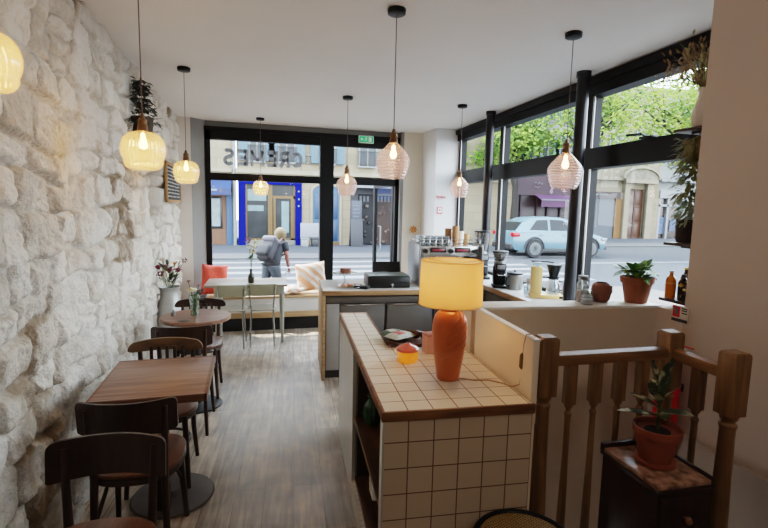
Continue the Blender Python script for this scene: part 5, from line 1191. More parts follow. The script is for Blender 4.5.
# ---- dark shop beyond the blue door
FD = thing('dark_shop_building', 'stone building with dark grey shopfront beyond the arched blue door', 'building', (0, YA, GZ))
bm = B(); box(bm, 4.25, 13.0, .1, 6, 3.2, 9.5); box(bm, 4.25, 4.5, 0, 6, 0, 3.2); box(bm, 6.9, 13.0, .1, 6, 0, 3.2); box(bm, 4.5, 6.9, 1.5, 6, 0, 3.2); obj('wall', bm, lime, FD)
bm = B(); box(bm, 4.3, 13.0, -.18, .12, 3.2, 3.36); obj('cornice', bm, creamf, FD)
slate = mat('shop_slate', (58, 64, 76), .6, 0, .12, 2)
bm = B(); box(bm, 4.5, 4.85, .0, .2, 0, 2.9); box(bm, 4.5, 6.9, -.02, .2, 2.42, 2.85); box(bm, 6.6, 6.9, .0, .2, 0, 2.9); obj('shopfront', bm, slate, FD)
bm = B(); t = bmesh.new(); a = [t.verts.new(p) for p in ((4.45, .0, 3.0), (6.95, .0, 3.0), (6.95, -.9, 2.86), (4.45, -.9, 2.86), (4.45, -.9, 2.70), (6.95, -.9, 2.70))]; t.faces.new(a[:4]); t.faces.new((a[3], a[2], a[5], a[4])); join(bm, t); obj('awning', bm, mat('awning_dark', (60, 62, 66), .7), FD)
bm = B(); box(bm, 4.4, 7.0, -.93, -.90, 2.68, 2.80); obj('awning_edge', bm, wl, FD)
bm = B(); box(bm, 4.85, 6.6, .10, .14, .1, 2.42); obj('shop_glass', bm, mat('shop_glass_black', (46, 48, 54), .5, 0, .45, 2.2, spec=.2), FD)
bm = B(); q = random.Random(5)
for k in range(9):
    x = 4.95+k*.17; box(bm, x, x+.10, .06, .09, 2.08, 2.34) if k != 3 else None
obj('pale_lettering', bm, mat('letter_grey', (150, 156, 164), .7), FD)
for k in range(22):
    bm = B(); ball(bm, (q.uniform(4.95, 6.5), q.uniform(-.1, .05), q.uniform(.15, 1.9)), q.uniform(.04, .10), n=1); obj('window_ornament', bm, mat('goods_%d' % (k % 3), ((120, 108, 100), (176, 170, 160), (84, 76, 74))[k % 3], .6, 0, .3, 4), FD)
bm = B(); prism(bm, [(6.62, 0), (6.78, 0), (6.84, .45), (6.74, .9), (6.66, 1.1), (6.60, .9), (6.56, .45)], .1, .3, XZ) ; obj('wooden_figure_stand', bm, brn, FD)
for x0 in (4.9, 6.6, 8.3): facade_window(FD, x0, x0+.75, 3.7, 5.2, .02, MATS['window_white'], None, True)
AB = thing('a_board', 'slate grey A-frame board standing on the pavement by the dark shop', 'sign board', (4.62, 21.2, GZ+.05))
for s, nm in ((-1, 'front_panel'), (1, 'rear_panel')):
    bm = B(); box(bm, -.28, .28, -.02, .02, .0, 1.25, .01, Matrix.Translation((0, s*.22, 0)) @ Matrix.Rotation(-s*.17*-1 if s > 0 else -.17, 4, 'X')); obj(nm, bm, slate, AB)
bm = B(); box(bm, -.24, .24, -.02, .02, .95, 2.05, .01); obj('notice_panel', bm, mat('notice_slate', (104, 112, 126), .6, 0, .15, 5), AB)
bm = B(); 
for k in range(5): box(bm, -.16, .10+.03*(k % 3), -.026, -.02, 1.8-.16*k, 1.86-.16*k)
obj('chalk_lines', bm, mat('letter_grey'  , (150, 156, 164), .7), AB)
WB = thing('white_sheet_board', 'blank white board propped on bins before the blue shop', 'board', (2.62, 21.3, .30), 0)
bm = B(); box(bm, -.48, .50, -.02, .02, 0, .62, .005); obj('panel', bm, mat('board_white', (222, 222, 230), .6, 0, .03), WB)
bm = B(); box(bm, -.50, .52, .0, .03, -.02, .0); obj('bottom_rail', bm, mat('rail_grey', (150, 152, 156), .5), WB)
for label, x, c, nm in (('white bin below the blank white board', 2.32, (212, 214, 214), 'bin_white'), ('dark grey bin below the blank white board', 2.88, (70, 76, 82), 'bin_dark')):
    t = thing('street_bin', label, 'bin', (x, 21.3, GZ+.05), 0, 'bins before the blue shop'); w = .18 if x < 2.5 else .30
    bm = B(); prism(bm, [(-w*.85, -.2), (w*.85, -.2), (w*.85, .2), (-w*.85, .2)], 0, .32, bev=.02); obj('bin_body', bm, mat(nm, c, .5, 0, .1), t)
    bm = B(); box(bm, -w, w, -.23, .23, .32, .378, .02); obj('lid', bm, MATS[nm], t)

# ---- right hand street: Y = 28
YB = 28.0
FP = thing('purple_shop_building', 'pale stone building with purple awning and shop sign behind the car', 'building', (0, YB, GZ))
bm = B(); box(bm, 16.2, 21.7, .1, 7, 4.2, 10.8); box(bm, 16.2, 16.75, .0, 7, 0, 4.2); box(bm, 16.7, 21.7, 1.2, 7, 0, 4.2); obj('wall', bm, palef, FP)
purp = mat('purple_sign', (104, 44, 84), .6, 0, .12, 2); purl = mat('purple_awning', (142, 78, 142), .6, 0, .08, 2)
bm = B(); box(bm, 16.6, 21.7, -.15, .2, 2.85, 4.15); obj('sign_board', bm, purp, FP)
bm = B()
for x0, zz, ln in ((17.9, 3.62, 9), (18.9, 3.75, 12), (17.9, 3.35, 6), (20.2, 3.5, 8)): tube(bm, [(x0+.07*k, -.17, zz+.07*math.sin(k*1.7)) for k in range(ln)], .025, 4)
prism(bm, [(19.15, 2.95), (19.3, 3.1), (19.15, 3.4), (19.0, 3.1)], .16, .18, XZ); obj('pale_script', bm, mat('script_pale', (216, 196, 210), .6), FP)
bm = B(); t = bmesh.new(); a = [t.verts.new(p) for p in ((17.9, .0, 2.95), (21.7, .0, 2.95), (21.7, -1.0, 2.55), (17.9, -1.0, 2.55), (17.9, -1.0, 2.1), (21.7, -1.0, 2.1))]; t.faces.new(a[:4]); t.faces.new((a[3], a[2], a[5], a[4])); join(bm, t); obj('awning', bm, purl, FP)
bm = B(); box(bm, 17.9, 21.7, -1.03, -1.0, 2.52, 2.60); obj('awning_stripe', bm, wl, FP)
bm = B(); box(bm, 16.7, 21.7, .12, .2, 0, 2.85); obj('shop_front', bm, mat('shop_plum', (86, 58, 70), .4, 0, .5, 1.2), FP)
bm = B()
for x in (17.0, 18.2, 19.0, 20.0, 21.0): box(bm, x, x+.14, .0, .15, 0, 2.85)
obj('purple_posts', bm, purp, FP)
for x0 in (16.9, 18.4, 19.7): facade_window(FP, x0, x0+.85, 4.75, 6.6, .05, MATS['window_white'], mat('shutter_pale', (186, 202, 208), .6), True)
for x0 in (16.9, 18.4, 19.7): facade_window(FP, x0, x0+.85, 7.7, 9.2, .05, MATS['window_white'], None, True)
bm = B(); box(bm, 16.2, 21.7, -.2, .1, 7.0, 7.2); box(bm, 16.2, 21.7, -.12, .1, 4.15, 4.3)
obj('cornice', bm, palef, FP)
FS_ = thing('shuttered_shop_building', 'stone building with grey roller shutter and maroon sign', 'building', (0, YB, GZ))
bm = B(); box(bm, 21.75, 25.0, .1, 7, 3.2, 10.5); box(bm, 24.45, 25.0, .0, 7, 0, 3.2); box(bm, 21.75, 24.45, .5, 7, 0, 3.2); obj('wall', bm, creamf, FS_)
bm = B(); box(bm, 22.0, 24.40, .08, .14, 0, 2.78)
for k in range(27): box(bm, 22.0, 24.40, .05, .10, .03+k*.102, .10+k*.102)
obj('roller_shutter', bm, mat('shutter_steel', (158, 166, 176), .5, .3, .05), FS_)
bm = B(); box(bm, 21.8, 24.75, -.08, .15, 2.78, 3.25); obj('maroon_sign', bm, mat('maroon', (92, 44, 48), .6), FS_)
bm = B(); tube(bm, [(22.5+.09*k, -.10, 3.02+.05*math.sin(k*2.1)) for k in range(14)], .03, 4); obj('sign_lettering', bm, wl, FS_)
bm = B(); box(bm, 24.42, 24.98, -.03, .05, 0, 2.78); obj('tan_pilaster', bm, tiles('tan_blocks', 'XZ', (206, 164, 112), (196, 154, 104), (170, 132, 90), .5, .3, .8), FS_)
bm = B(); box(bm, 21.75, 25.0, -.2, .1, 4.05, 4.25); obj('cornice', bm, creamf, FS_)
for x0 in (22.2, 23.6): facade_window(FS_, x0, x0+.8, 5.2, 7.0, .05, MATS['window_white'], None, True)
FQ = thing('portal_building', 'stone building with tall carved brown double door under arched pediment', 'building', (0, YB, GZ))
bm = B(); box(bm, 25.0, 28.1, .1, 7, 3.5, 10.5); box(bm, 25.0, 25.38, .0, 7, 0, 3.5); box(bm, 26.9, 28.1, 0, 7, 0, 3.5); box(bm, 25.38, 26.9, .4, 7, 0, 3.5); obj('wall', bm, lime, FQ)
dr = wood('oak_door', (124, 82, 48), (160, 112, 70), 2, .5, .4)
bm = B(); box(bm, 25.42, 26.88, .2, .3, .0, 3.42); dd = obj('double_door', bm, dr, FQ)
bm = B()
for x0, x1 in ((25.5, 26.08), (26.22, 26.8)):
    for z0, z1 in ((.2, 1.1), (1.25, 2.2), (2.45, 3.3)): box(bm, x0, x1, .15, .2, z0, z1, .03)
box(bm, 26.12, 26.18, .14, .2, 0, 3.4); box(bm, 25.42, 26.88, .14, .2, 2.28, 2.38); obj('carved_panel', bm, dr, dd)
bm = B(); box(bm, 25.0, 25.4, -.2, .1, 0, 3.9); box(bm, 26.9, 27.4, -.2, .1, 0, 3.9); box(bm, 24.9, 27.6, -.35, .1, 3.9, 4.15); obj('door_surround', bm, creamf, FQ)
bm = B(); arc = [(26.2+1.5*math.cos(PI-a), 4.15+.75*math.sin(a)) for a in [PI*k/16 for k in range(17)]]; prism(bm, arc, .0, .3, XZ); obj('pediment', bm, mat('pediment_stone', (190, 182, 166), .85, 0, .25, 5, .5), FQ)
bm = B(); tube(bm, [(x, -.33, z+.05) for x, z in arc], .09, 6); obj('pediment_moulding', bm, creamf, FQ)
facade_window(FQ, 25.8, 26.6, 5.6, 7.4, .05, MATS['window_white'], None, True)
FW = thing('white_shop_building', 'pale building with white framed glass shop at far right', 'building', (0, YB, GZ))
bm = B(); box(bm, 28.1, 37, .1, 7, 3.5, 10.5); box(bm, 30.6, 37, .0, 7, 0, 3.5); box(bm, 28.1, 30.6, .6, 7, 0, 3.5); obj('wall', bm, palef, FW)
wf_ = mat('shop_white', (216, 218, 220), .5)
bm = B(); box(bm, 28.12, 28.3, .0, .2, 0, 3.0); box(bm, 28.9, 29.05, .0, .2, 0, 3.0); box(bm, 30.2, 30.6, .0, .2, 0, 3.0); box(bm, 28.12, 30.6, .0, .2, 2.35, 2.5); box(bm, 28.1, 30.7, -.1, .2, 2.95, 3.5); obj('white_frame', bm, wf_, FW)
bm = B(); box(bm, 28.3, 30.3, .2, .24, 0, 2.95); obj('shop_glass', bm, mat('shop_glass_mixed', (120, 104, 96), .2, 0, .8, 1.5), FW)
bm = B(); box(bm, 28.35, 28.85, .15, .19, .4, 1.6); box(bm, 29.4, 29.9, .15, .19, .6, 1.4); obj('posters', bm, mat('poster_blue', (130, 150, 186), .6, 0, .5, 3), FW)
bm = B(); box(bm, 28.0, 37, -.25, .1, 4.1, 4.3); obj('cornice', bm, palef, FW)
for x0 in (28.8, 30.4, 32.0): facade_window(FW, x0, x0+.8, 5.2, 7.0, .05, MATS['window_white'], None, True)
FC = thing('tall_white_building', 'whitish building with tall narrow windows seen between pier and round post', 'building', (0, 26.0, GZ))
bm = B(); box(bm, 12.2, 14.9, 0, 5, 0, 6.2); obj('wall', bm, mat('white_facade', (206, 204, 194), .85, 0, .05, 2), FC)
for x0 in (12.6, 13.7):
    facade_window(FC, x0, x0+.6, .6, 3.3, -.02, MATS['window_white']); facade_window(FC, x0, x0+.6, 4.2, 5.7, -.02, MATS['window_white'])
bm = B(); box(bm, 12.1, 15.0, -.2, .0, 3.7, 3.9); obj('cornice', bm, palef, FC)
FE_ = thing('bluish_building', 'pale bluish plain building side next to the purple shop', 'building', (0, 27.5, GZ))
bm = B(); box(bm, 14.9, 16.2, 0, 5, 0, 4.6); obj('wall', bm, mat('bluish_facade', (190, 206, 212), .85, 0, .04, 2), FE_)
bm = B(); box(bm, 14.85, 16.2, -.1, 0, 4.4, 4.7); obj('cornice', bm, palef, FE_)

# ---- trees
barkm = mat('bark', (84, 76, 66), .9, 0, .25, 12, .3)
def tree(label, x, y, h, crown, seed, n, colr, zmin):
    t = thing('street_tree', label, 'tree', (x, y, GZ), 0, 'trees along the right hand street'); q = random.Random(seed)
    bm = B(); tube(bm, [(0, 0, 0), (.08, .02, h*.3), (.0, -.05, h*.55)], [.2, .15, .11], 10)
    tips = []
    for k in range(11):
        a = q.uniform(0, 2*PI); st = Vector((0, 0, h*q.uniform(.38, .55))); e = Vector((crown*q.uniform(.35, .9)*math.cos(a), crown*q.uniform(.35, .9)*math.sin(a), h*q.uniform(.6, 1.0))); mid = (st+e)/2+Vector((q.uniform(-.3, .3), q.uniform(-.3, .3), .3))
        tube(bm, [st, mid, e], [.075, .045, .015], 6); tips += [e, mid, (mid+e)/2]
        for j in range(2):
            e2 = mid+Vector((q.uniform(-1, 1), q.uniform(-1, 1), q.uniform(-.2, 1)))*crown*.4; tube(bm, [mid, (mid+e2)/2+Vector((0, 0, .1)), e2], [.035, .02, .008], 5); tips.append(e2)
    obj('trunk', bm, barkm, t)
    bm = B()
    for k in range(n):
        c = q.choice(tips); v = Vector((q.gauss(0, 1), q.gauss(0, 1), q.gauss(0, .8)))*crown*.20; p = c+v
        if p.z < zmin: continue
        d = Vector((q.gauss(0, 1), q.gauss(0, 1), q.gauss(0, 1)-.3)).normalized(); s = d.orthogonal().normalized()*.07; L_ = .21
        bm.faces.new([bm.verts.new(w) for w in (p, p+d*L_*.5+s, p+d*L_, p+d*L_*.5-s)])
    M = MATS.get('tree_leaf_%d_%d_%d' % colr)
    if M is None:
        M = bpy.data.materials.new('tree_leaf'); M.use_nodes = True; MATS['tree_leaf_%d_%d_%d' % colr] = M; nt = M.node_tree; N = nt.nodes.new; L = nt.links.new
        for z_ in list(nt.nodes): nt.nodes.remove(z_)
        o = N('ShaderNodeOutputMaterial'); d1 = N('ShaderNodeBsdfDiffuse'); d2 = N('ShaderNodeBsdfTranslucent'); nz = N('ShaderNodeTexNoise'); nz.inputs['Scale'].default_value = 1.2; r = N('ShaderNodeValToRGB'); c = lin(colr)
        r.color_ramp.elements[0].position = .35; r.color_ramp.elements[1].position = .65; r.color_ramp.elements[0].color = (c[0]*.6, c[1]*.7, c[2]*.7, 1); r.color_ramp.elements[1].color = (min(1, c[0]*1.35), min(1, c[1]*1.2), c[2], 1)
        tcc = N('ShaderNodeTexCoord'); L(tcc.outputs['Object'], nz.inputs['Vector']); L(nz.outputs['Fac'], r.inputs['Fac']); L(r.outputs[0], d1.inputs[0]); L(r.outputs[0], d2.inputs[0]); mxx = N('ShaderNodeMixShader'); mxx.inputs[0].default_value = .5; L(d1.outputs[0], mxx.inputs[1]); L(d2.outputs[0], mxx.inputs[2]); L(mxx.outputs[0], o.inputs[0])
    obj('crown', bm, M, t, 180)
tree('big bright green tree filling the upper right window pane', 20.2, 17.5, 8.9, 4.9, 4, 10500, (170, 190, 134), 4.3)
tree('green tree rising behind the nearer round post', 13.9, 18.0, 8.3, 2.9, 23, 3000, (166, 188, 132), 4.2)
tree('second green tree behind the big one at the recess side', 24.5, 20.5, 9.4, 3.6, 11, 5000, (180, 196, 134), 4.3)
tree('green tree seen in the upper middle pane before the pale facade', 11.9, 20.2, 7.4, 2.0, 8, 3400, (162, 186, 132), 3.9)
tree('small green tree seen in the narrow pane beside the pier', 10.6, 22.5, 6.0, 1.3, 15, 1500, (150, 190, 116), 3.6)

# ---- parked car
CAR = thing('car', 'pale silver blue compact SUV parked by the purple shop', 'car', (11.86, 17.15, GZ), math.radians(-2.5)); CAR.scale = (1.0, 1.03, 1.03)
paint = mat('car_paint', (176, 206, 222), .25, .1, .03, spec=.6); plas = mat('car_plastic', (52, 54, 58), .6); cgl = mat('car_glass', (58, 66, 72), .35, 0, .25, 2, spec=.25)
b = bmesh.new()
def sect(x, z0, z1, hw, n=7):
    pts = [(-hw*.94, z0), (-hw, z0+.16), (-hw*1.0, z0+(z1-z0)*.62), (-hw*.93, z1-.04), (-hw*.80, z1), (hw*.80, z1), (hw*.93, z1-.04), (hw, z0+(z1-z0)*.62), (hw, z0+.16), (hw*.94, z0)]
    return [b.verts.new((x, y, z)) for y, z in pts]
secs = [sect(*s) for s in ((-2.12, .42, .92, .70), (-2.08, .34, 1.0, .82), (-1.85, .28, 1.03, .89), (-1.2, .26, 1.02, .91), (0, .25, .99, .92), (.85, .25, .97, .91), (1.25, .26, .94, .90), (1.7, .28, .88, .87), (2.02, .32, .78, .78), (2.12, .40, .70, .66))]
for p, q_ in zip(secs, secs[1:]):
    for k in range(10): b.faces.new((p[k], p[(k+1) % 10], q_[(k+1) % 10], q_[k]))
b.faces.new(secs[0]); b.faces.new(secs[-1]); bmesh.ops.recalc_face_normals(b, faces=b.faces)
roof = [(-1.98, 1.00, .70), (-1.62, 1.36, .64), (-1.25, 1.50, .61), (-.5, 1.555, .60), (.1, 1.53, .60), (.45, 1.42, .62), (1.05, .95, .72)]
t = bmesh.new(); rr_ = []
for x, z, hw in roof: rr_.append([t.verts.new((x, y, zz)) for y, zz in ((-.86, .96), (-hw-.02, z-.03), (-hw*.85, z), (hw*.85, z), (hw+.02, z-.03), (.86, .96))])
for p, q_ in zip(rr_, rr_[1:]):
    for k in range(5): t.faces.new((p[k], p[k+1], q_[k+1], q_[k]))
bmesh.ops.recalc_face_normals(t, faces=t.faces); join(b, t); obj('body', b, paint, CAR, 35)
for s in (-1, 1):
    def sidep(pts, off=.012):
        bb = B(); vs = []
        for x, z in pts:
            xs = [r_x[0] for r_x in roof]; zt = np.interp(x, xs, [r_x[1]-.03 for r_x in roof]); hw = np.interp(x, xs, [r_x[2]+.02 for r_x in roof]); f = (z-.96)/max(.05, zt-.96); y = .86+(hw-.86)*min(1, max(0, f)); vs.append(bb.verts.new((x, s*(y+off), z)))
        bb.faces.new(vs); return bb
    obj('rear_window', sidep([(-1.42, 1.06), (-.62, 1.04), (-.58, 1.44), (-1.05, 1.42)]), cgl, CAR); obj('front_window', sidep([(-.52, 1.04), (.62, 1.03), (.36, 1.30), (.05, 1.43), (-.48, 1.45)]), cgl, CAR)
    bm = B(); ball(bm, (.62, s*.98, 1.02), .09, (1, .7, .7), 2); obj('mirror', bm, paint, CAR)
    bm = B(); box(bm, -2.13, -1.84, s*.62 if s > 0 else s*.905, s*.905 if s > 0 else s*.62, .80, .95, .03); obj('tail_light', bm, mat('tail_red', (206, 50, 62), .25, 0, .1, emis=.3), CAR)
    bm = B(); box(bm, 1.80, 2.04, s*.60 if s > 0 else s*.86, s*.86 if s > 0 else s*.60, .66, .78, .03); obj('headlight', bm, mat('headlight', (226, 230, 232), .1), CAR)
    for x in (-.95, .08):
        bm = B(); box(bm, x-.09, x+.09, s*.925-.015, s*.925+.015, .86, .885, .006); obj('door_handle', bm, paint, CAR)
    bm = B(); box(bm, -.9, .9, s*.90-.03, s*.90+.03, .22, .36, .01); obj('sill', bm, plas, CAR)
    for x in (-1.22, 1.24):
        bm = B(); tube(bm, [(x+.41*math.cos(a), s*.905, .36+.41*math.sin(a)) for a in [PI*k/14-.1*0 for k in range(15)]], .045, 6); obj('arch_trim', bm, plas, CAR)
        bm = B(); lathe(bm, [(.20, -.10), (.33, -.10), (.36, -.06), (.36, .06), (.33, .10), (.20, .10)], 32, M=Matrix.Translation((x, s*.86, .36)) @ Matrix.Rotation(PI/2, 4, 'X')); w_ = obj('wheel', bm, mat('tyre', (40, 40, 42), .8), CAR)
        bm = B(); R_ = Matrix.Translation((x, s*.90, .36)) @ Matrix.Rotation(PI/2, 4, 'X'); lathe(bm, [(.225, -.07), (.24, -.03), (.24, .07), (.225, .07)], 28, M=R_)
        for k in range(10):
            a = 2*PI*k/10; box(bm, .03, .23, -.022, .022, -.07 if s > 0 else .03, -.03 if s > 0 else .07, .004, R_ @ Matrix.Rotation(a, 4, 'Z'))
        cyl(bm, (0, 0, -.07), (0, 0, .07), .06, None, 16, R_); obj('rim', bm, mat('alloy', (196, 200, 202), .3, .7), w_)
        bm = B(); cyl(bm, (0, 0, -.02), (0, 0, .02), .225, None, 24, R_); obj('brake_disc', bm, mat('wheel_dark', (60, 60, 62), .6), w_)
bm = B(); quad(bm, (-1.99, -.66, 1.03), (-1.99, .66, 1.03), (-1.60, .58, 1.375), (-1.60, -.58, 1.375)); obj('rear_screen', bm, cgl, CAR)
bm = B(); quad(bm, (1.03, -.68, .975), (1.03, .68, .975), (.50, .58, 1.40), (.50, -.58, 1.40)); obj('windscreen', bm, cgl, CAR)
bm = B(); box(bm, -2.17, -1.9, -.80, .80, .30, .52, .05); box(bm, 1.95, 2.14, -.74, .74, .30, .46, .04); obj('bumper', bm, plas, CAR)
bm = B(); box(bm, -2.19, -2.16, -.26, .26, .60, .72, .004); obj('number_plate', bm, whitep, CAR)

# ================================================================== THE PASSER-BY
def skin(name, verts, edges, radii, m, parent=None, sub=2, root=0):
    me = bpy.data.meshes.new(name); me.from_pydata(verts, edges, []); o = bpy.data.objects.new(name, me); COL.objects.link(o)
    sk = o.modifiers.new('skin', 'SKIN'); sk.use_smooth_shade = True
    o.modifiers.new('sub', 'SUBSURF').levels = sub; o.modifiers['sub'].render_levels = sub
    for i, r in enumerate(radii):
        sv = me.skin_vertices[0].data[i]; sv.radius = r if isinstance(r, tuple) else (r, r); sv.use_root = (i == root)
    me.materials.append(m)
    if parent is not None: o.parent = parent
    return o
skinm = mat('skin', (226, 158, 138), .55, 0, .06, 12)
PE = thing('person', 'blonde person in dark grey t-shirt with grey backpack walking past outside', 'person', (.34, 8.35, GZ+.03), math.radians(-35)); PE.scale = (.90, .90, .90)
# walks along local +Y, leaning forwards; local +X is the person's right
HP_ = .86
vb = [(0, 0, HP_), (0, .06, 1.0), (0, .17, 1.14), (0, .26, 1.245), (0, .32, 1.31), (0, .36, 1.37), (0, .38, 1.455),
      (.15, .25, 1.24), (.215, .22, 1.01), (.235, .25, .79), (-.15, .25, 1.24), (-.21, .29, 1.01), (-.19, .40, .84),
      (.085, .01, .80), (.10, .12, .46), (.10, .02, .09), (.10, .14, .03), (-.085, .0, .80), (-.10, -.04, .46), (-.10, -.28, .12), (-.10, -.20, .03)]
eb = [(0, 1), (1, 2), (2, 3), (3, 4), (4, 5), (5, 6), (3, 7), (7, 8), (8, 9), (3, 10), (10, 11), (11, 12), (0, 13), (13, 14), (14, 15), (15, 16), (0, 17), (17, 18), (18, 19), (19, 20)]
rb = [(.15, .11), (.13, .10), (.15, .105), (.10, .08), (.05, .05), (.075, .085), (.06, .075), .056, .043, .031, .056, .043, .031, .088, .06, .042, .034, .088, .06, .042, .034]
skin('body', vb, eb, rb, skinm, PE)
tee = mat('tee_dark_grey', (86, 84, 92), .85, 0, .14, 20)
skin('tshirt', [(0, -.01, .72), (0, .06, 1.0), (0, .17, 1.14), (0, .26, 1.25), (.155, .25, 1.24), (.20, .235, 1.08), (-.155, .25, 1.24), (-.20, .275, 1.08)], [(0, 1), (1, 2), (2, 3), (3, 4), (4, 5), (3, 6), (6, 7)], [(.205, .165), (.175, .14), (.17, .125), (.11, .09), .072, .064, .072, .064], tee, PE)
jean = mat('faded_jeans', (128, 134, 142), .85, 0, .15, 14)
skin('trousers', [(0, .03, .97), (.085, .01, .76), (.10, .12, .46), (.10, .02, .14), (-.085, .0, .76), (-.10, -.04, .46), (-.10, -.27, .16)], [(0, 1), (1, 2), (2, 3), (0, 4), (4, 5), (5, 6)], [(.165, .125), .112, .08, .062, .108, .08, .062], jean, PE)
for sx, y, z, tilt in ((.10, .06, .0, 0), (-.10, -.24, .03, -.5)):
    bm = B(); ball(bm, (0, .06, .045), .06, (.75, 1.9, .75), 2); s_ = obj('shoe', bm, mat('shoe_white', (214, 212, 208), .6), PE, 180); s_.location = (sx, y, z); s_.rotation_euler[0] = tilt
blond = mat('blonde_hair', (190, 164, 118), .6, 0, .2, 60, .4)
b = B(); ball(b, (0, .345, 1.42), .122, (.95, 1.0, 1.08), 3)
for v in b.verts:
    if v.co.z < 1.36: v.co.z = 1.36-(1.36-v.co.z)*2.2; v.co.y -= .02
    if v.co.y > .415 and v.co.z < 1.47: v.co.y = .415-(v.co.y-.415)*.3
obj('hair', b, blond, PE, 180)
bm = B(); ball(bm, (0, .468, 1.39), .020, (.7, 1, 1.1), 2); obj('nose', bm, skinm, PE, 180)
for s in (-1, 1):
    bm = B(); ball(bm, (s*.032, .452, 1.415), .011, (1.2, .6, .8), 2); obj('eye', bm, mat('eye_white', (226, 222, 218), .3), PE, 180)
bm = B(); ball(bm, (0, .452, 1.35), .022, (1.1, .5, .35), 2); obj('mouth', bm, mat('lips', (186, 96, 92), .5), PE, 180)
def hand(x, y, z, name):
    vs = [(x, y, z), (x, y+.015, z-.045), (x, y+.02, z-.085)]; es = [(0, 1), (1, 2)]; rs = [(.026, .020), (.036, .017), (.034, .014)]
    for k in range(4):
        oy = -.024+.017*k; L_ = (.030, .037, .040, .034)[k]; i = len(vs)
        vs += [(x+.002, y+.02+oy, z-.09), (x-.004, y+.024+oy, z-.09-L_), (x-.024, y+.022+oy, z-.09-L_-.012)]; es += [(2, i), (i, i+1), (i+1, i+2)]; rs += [.0095, .009, .0075]
    i = len(vs); vs += [(x-.012, y+.042, z-.05), (x-.026, y+.055, z-.082)]; es += [(1, i), (i, i+1)]; rs += [.011, .009]
    return skin(name, vs, es, rs, skinm, PE, 1)
hand(.236, .255, .785, 'hand'); hand(-.19, .405, .835, 'hand')
bpk = mat('backpack_grey', (98, 92, 100), .8, 0, .2, 14)
BPK = thing('backpack', 'grey backpack with paler top worn on the walking person\'s back', 'backpack', PE.location+Vector((0, 0, 0)), PE.rotation_euler[2]); BPK.scale = (.90, .90, .90)
R_ = Matrix.Translation((-.03, -.055, 1.12)) @ Matrix.Rotation(-.68, 4, 'X')
bm = B(); box(bm, -.145, .145, -.11, .085, -.22, .22, .065, R_, 4); obj('main_bag', bm, bpk, BPK, 60)
bm = B(); box(bm, -.13, .13, -.185, -.10, -.19, .04, .045, R_, 3); obj('front_pocket', bm, mat('backpack_dark', (76, 72, 80), .8, 0, .2, 14), BPK, 60)
bm = B(); box(bm, -.15, .15, -.145, .07, .16, .275, .05, R_, 3); obj('top_lid', bm, mat('backpack_pale', (184, 180, 188), .8, 0, .12, 14), BPK, 60)
for s in (-1, 1):
    bm = B(); tube(bm, [R_ @ Vector((s*.09, .08, .20)), Vector((s*.115, .22, 1.345)), Vector((s*.12, .36, 1.26)), Vector((s*.135, .31, 1.05)), R_ @ Vector((s*.13, .09, -.16))], .018, 8, flat=.5); obj('strap', bm, mat('strap_pale', (170, 168, 176), .8), BPK, 180)
TRL = thing('shopping_trolley', 'pale wheeled trolley with white handle bars pulled by the walking person', 'trolley', PE.location, PE.rotation_euler[2]); TRL.scale = (.957, .957, .957)
bm = B()
for s in (-.05, .05): tube(bm, [(.215+s*.6, .27*.94, .665), (.20+s, -.10, .45), (.20+s, -.38, .10)], .010, 8)
tube(bm, [(.165, .27*.94, .665), (.265, .27*.94, .665)], .013, 8); obj('handle_bars', bm, mat('bar_white', (226, 224, 222), .4), TRL)
bm = B(); box(bm, -.16, .16, -.10, .10, 0, .42, .04, Matrix.Translation((.20, -.40, .08)) @ Matrix.Rotation(-.75, 4, 'X')); obj('bag', bm, mat('trolley_blue', (164, 186, 200), .7, 0, .1), TRL)
for s in (-1, 1):
    bm = B(); cyl(bm, (.20+s*.17, -.40, .055), (.20+s*.20, -.40, .055), .055, None, 18); obj('wheel', bm, MATS['tyre'], TRL)
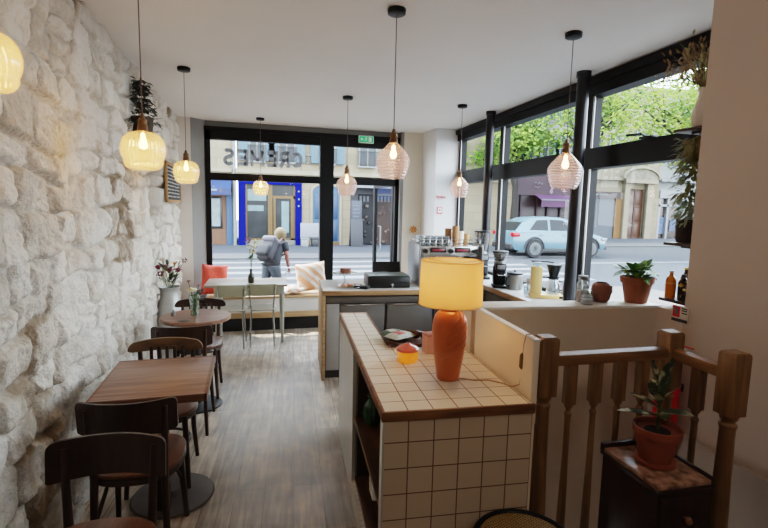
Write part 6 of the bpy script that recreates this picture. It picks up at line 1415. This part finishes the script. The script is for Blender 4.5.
# ================================================================== LIGHT
wld = bpy.data.worlds.new('sky'); S.world = wld; wld.use_nodes = True
nt = wld.node_tree; bg = nt.nodes['Background']
tc = nt.nodes.new('ShaderNodeTexCoord'); sp = nt.nodes.new('ShaderNodeSeparateXYZ'); cr = nt.nodes.new('ShaderNodeValToRGB')
nt.links.new(tc.outputs['Generated'], sp.inputs[0]); nt.links.new(sp.outputs[2], cr.inputs['Fac'])
cr.color_ramp.elements[0].color = (.86, .93, 1, 1); cr.color_ramp.elements[1].color = (.58, .75, 1, 1)
nt.links.new(cr.outputs[0], bg.inputs['Color']); bg.inputs['Strength'].default_value = 5.5
sl = bpy.data.lights.new('sun', 'SUN'); sl.energy = 5.0; sl.angle = math.radians(1.0); sl.color = (1, .97, .92)
so = bpy.data.objects.new('sun', sl); COL.objects.link(so)
so.rotation_euler = Vector((.30, -.42, -1.0)).to_track_quat('-Z', 'Y').to_euler()
S.view_settings.view_transform = 'Filmic'
S.view_settings.look = 'Medium High Contrast'
S.view_settings.exposure = 1.4
S.cycles.max_bounces = 10; S.cycles.diffuse_bounces = 6; S.cycles.transparent_max_bounces = 24
S.cycles.sample_clamp_indirect = 6

# outdoor colours are darkened to hold down street brightness against the dimmer room
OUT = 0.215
outdoor = set()
def walk(o):
    yield o
    for c in COL.objects:
        if c.parent is o: yield from walk(c)
for o in list(COL.objects):
    if o.parent is None and o.name.split('.')[0] in ('ground', 'sidewalk', 'sidewalk_near', 'road_marking', 'kerb', 'apartment_building', 'corner_shop_building', 'dark_shop_building', 'purple_shop_building', 'shuttered_shop_building', 'portal_building', 'white_shop_building', 'tall_white_building', 'bluish_building', 'car', 'street_tree', 'a_board', 'white_sheet_board', 'street_bin', 'person', 'backpack', 'shopping_trolley'):
        for q in walk(o):
            for ms in q.material_slots:
                if ms.material: outdoor.add(ms.material)
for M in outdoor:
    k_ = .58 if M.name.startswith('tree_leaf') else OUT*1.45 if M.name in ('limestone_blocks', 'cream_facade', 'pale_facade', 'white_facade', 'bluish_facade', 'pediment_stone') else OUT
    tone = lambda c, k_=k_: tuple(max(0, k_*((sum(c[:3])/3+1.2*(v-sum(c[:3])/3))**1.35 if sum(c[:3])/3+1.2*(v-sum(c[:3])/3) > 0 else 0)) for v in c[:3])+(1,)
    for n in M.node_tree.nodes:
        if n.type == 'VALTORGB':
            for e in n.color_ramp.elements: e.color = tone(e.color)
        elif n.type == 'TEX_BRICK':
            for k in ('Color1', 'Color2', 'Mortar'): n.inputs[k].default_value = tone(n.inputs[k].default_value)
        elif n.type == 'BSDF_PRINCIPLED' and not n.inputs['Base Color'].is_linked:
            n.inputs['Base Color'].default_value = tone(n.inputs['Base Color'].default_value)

plight('rear_fill_light', (1.1, -.3, 2.45), 6, (255, 246, 236), .18)  # unseen fill light added behind the camera to brighten the railing side
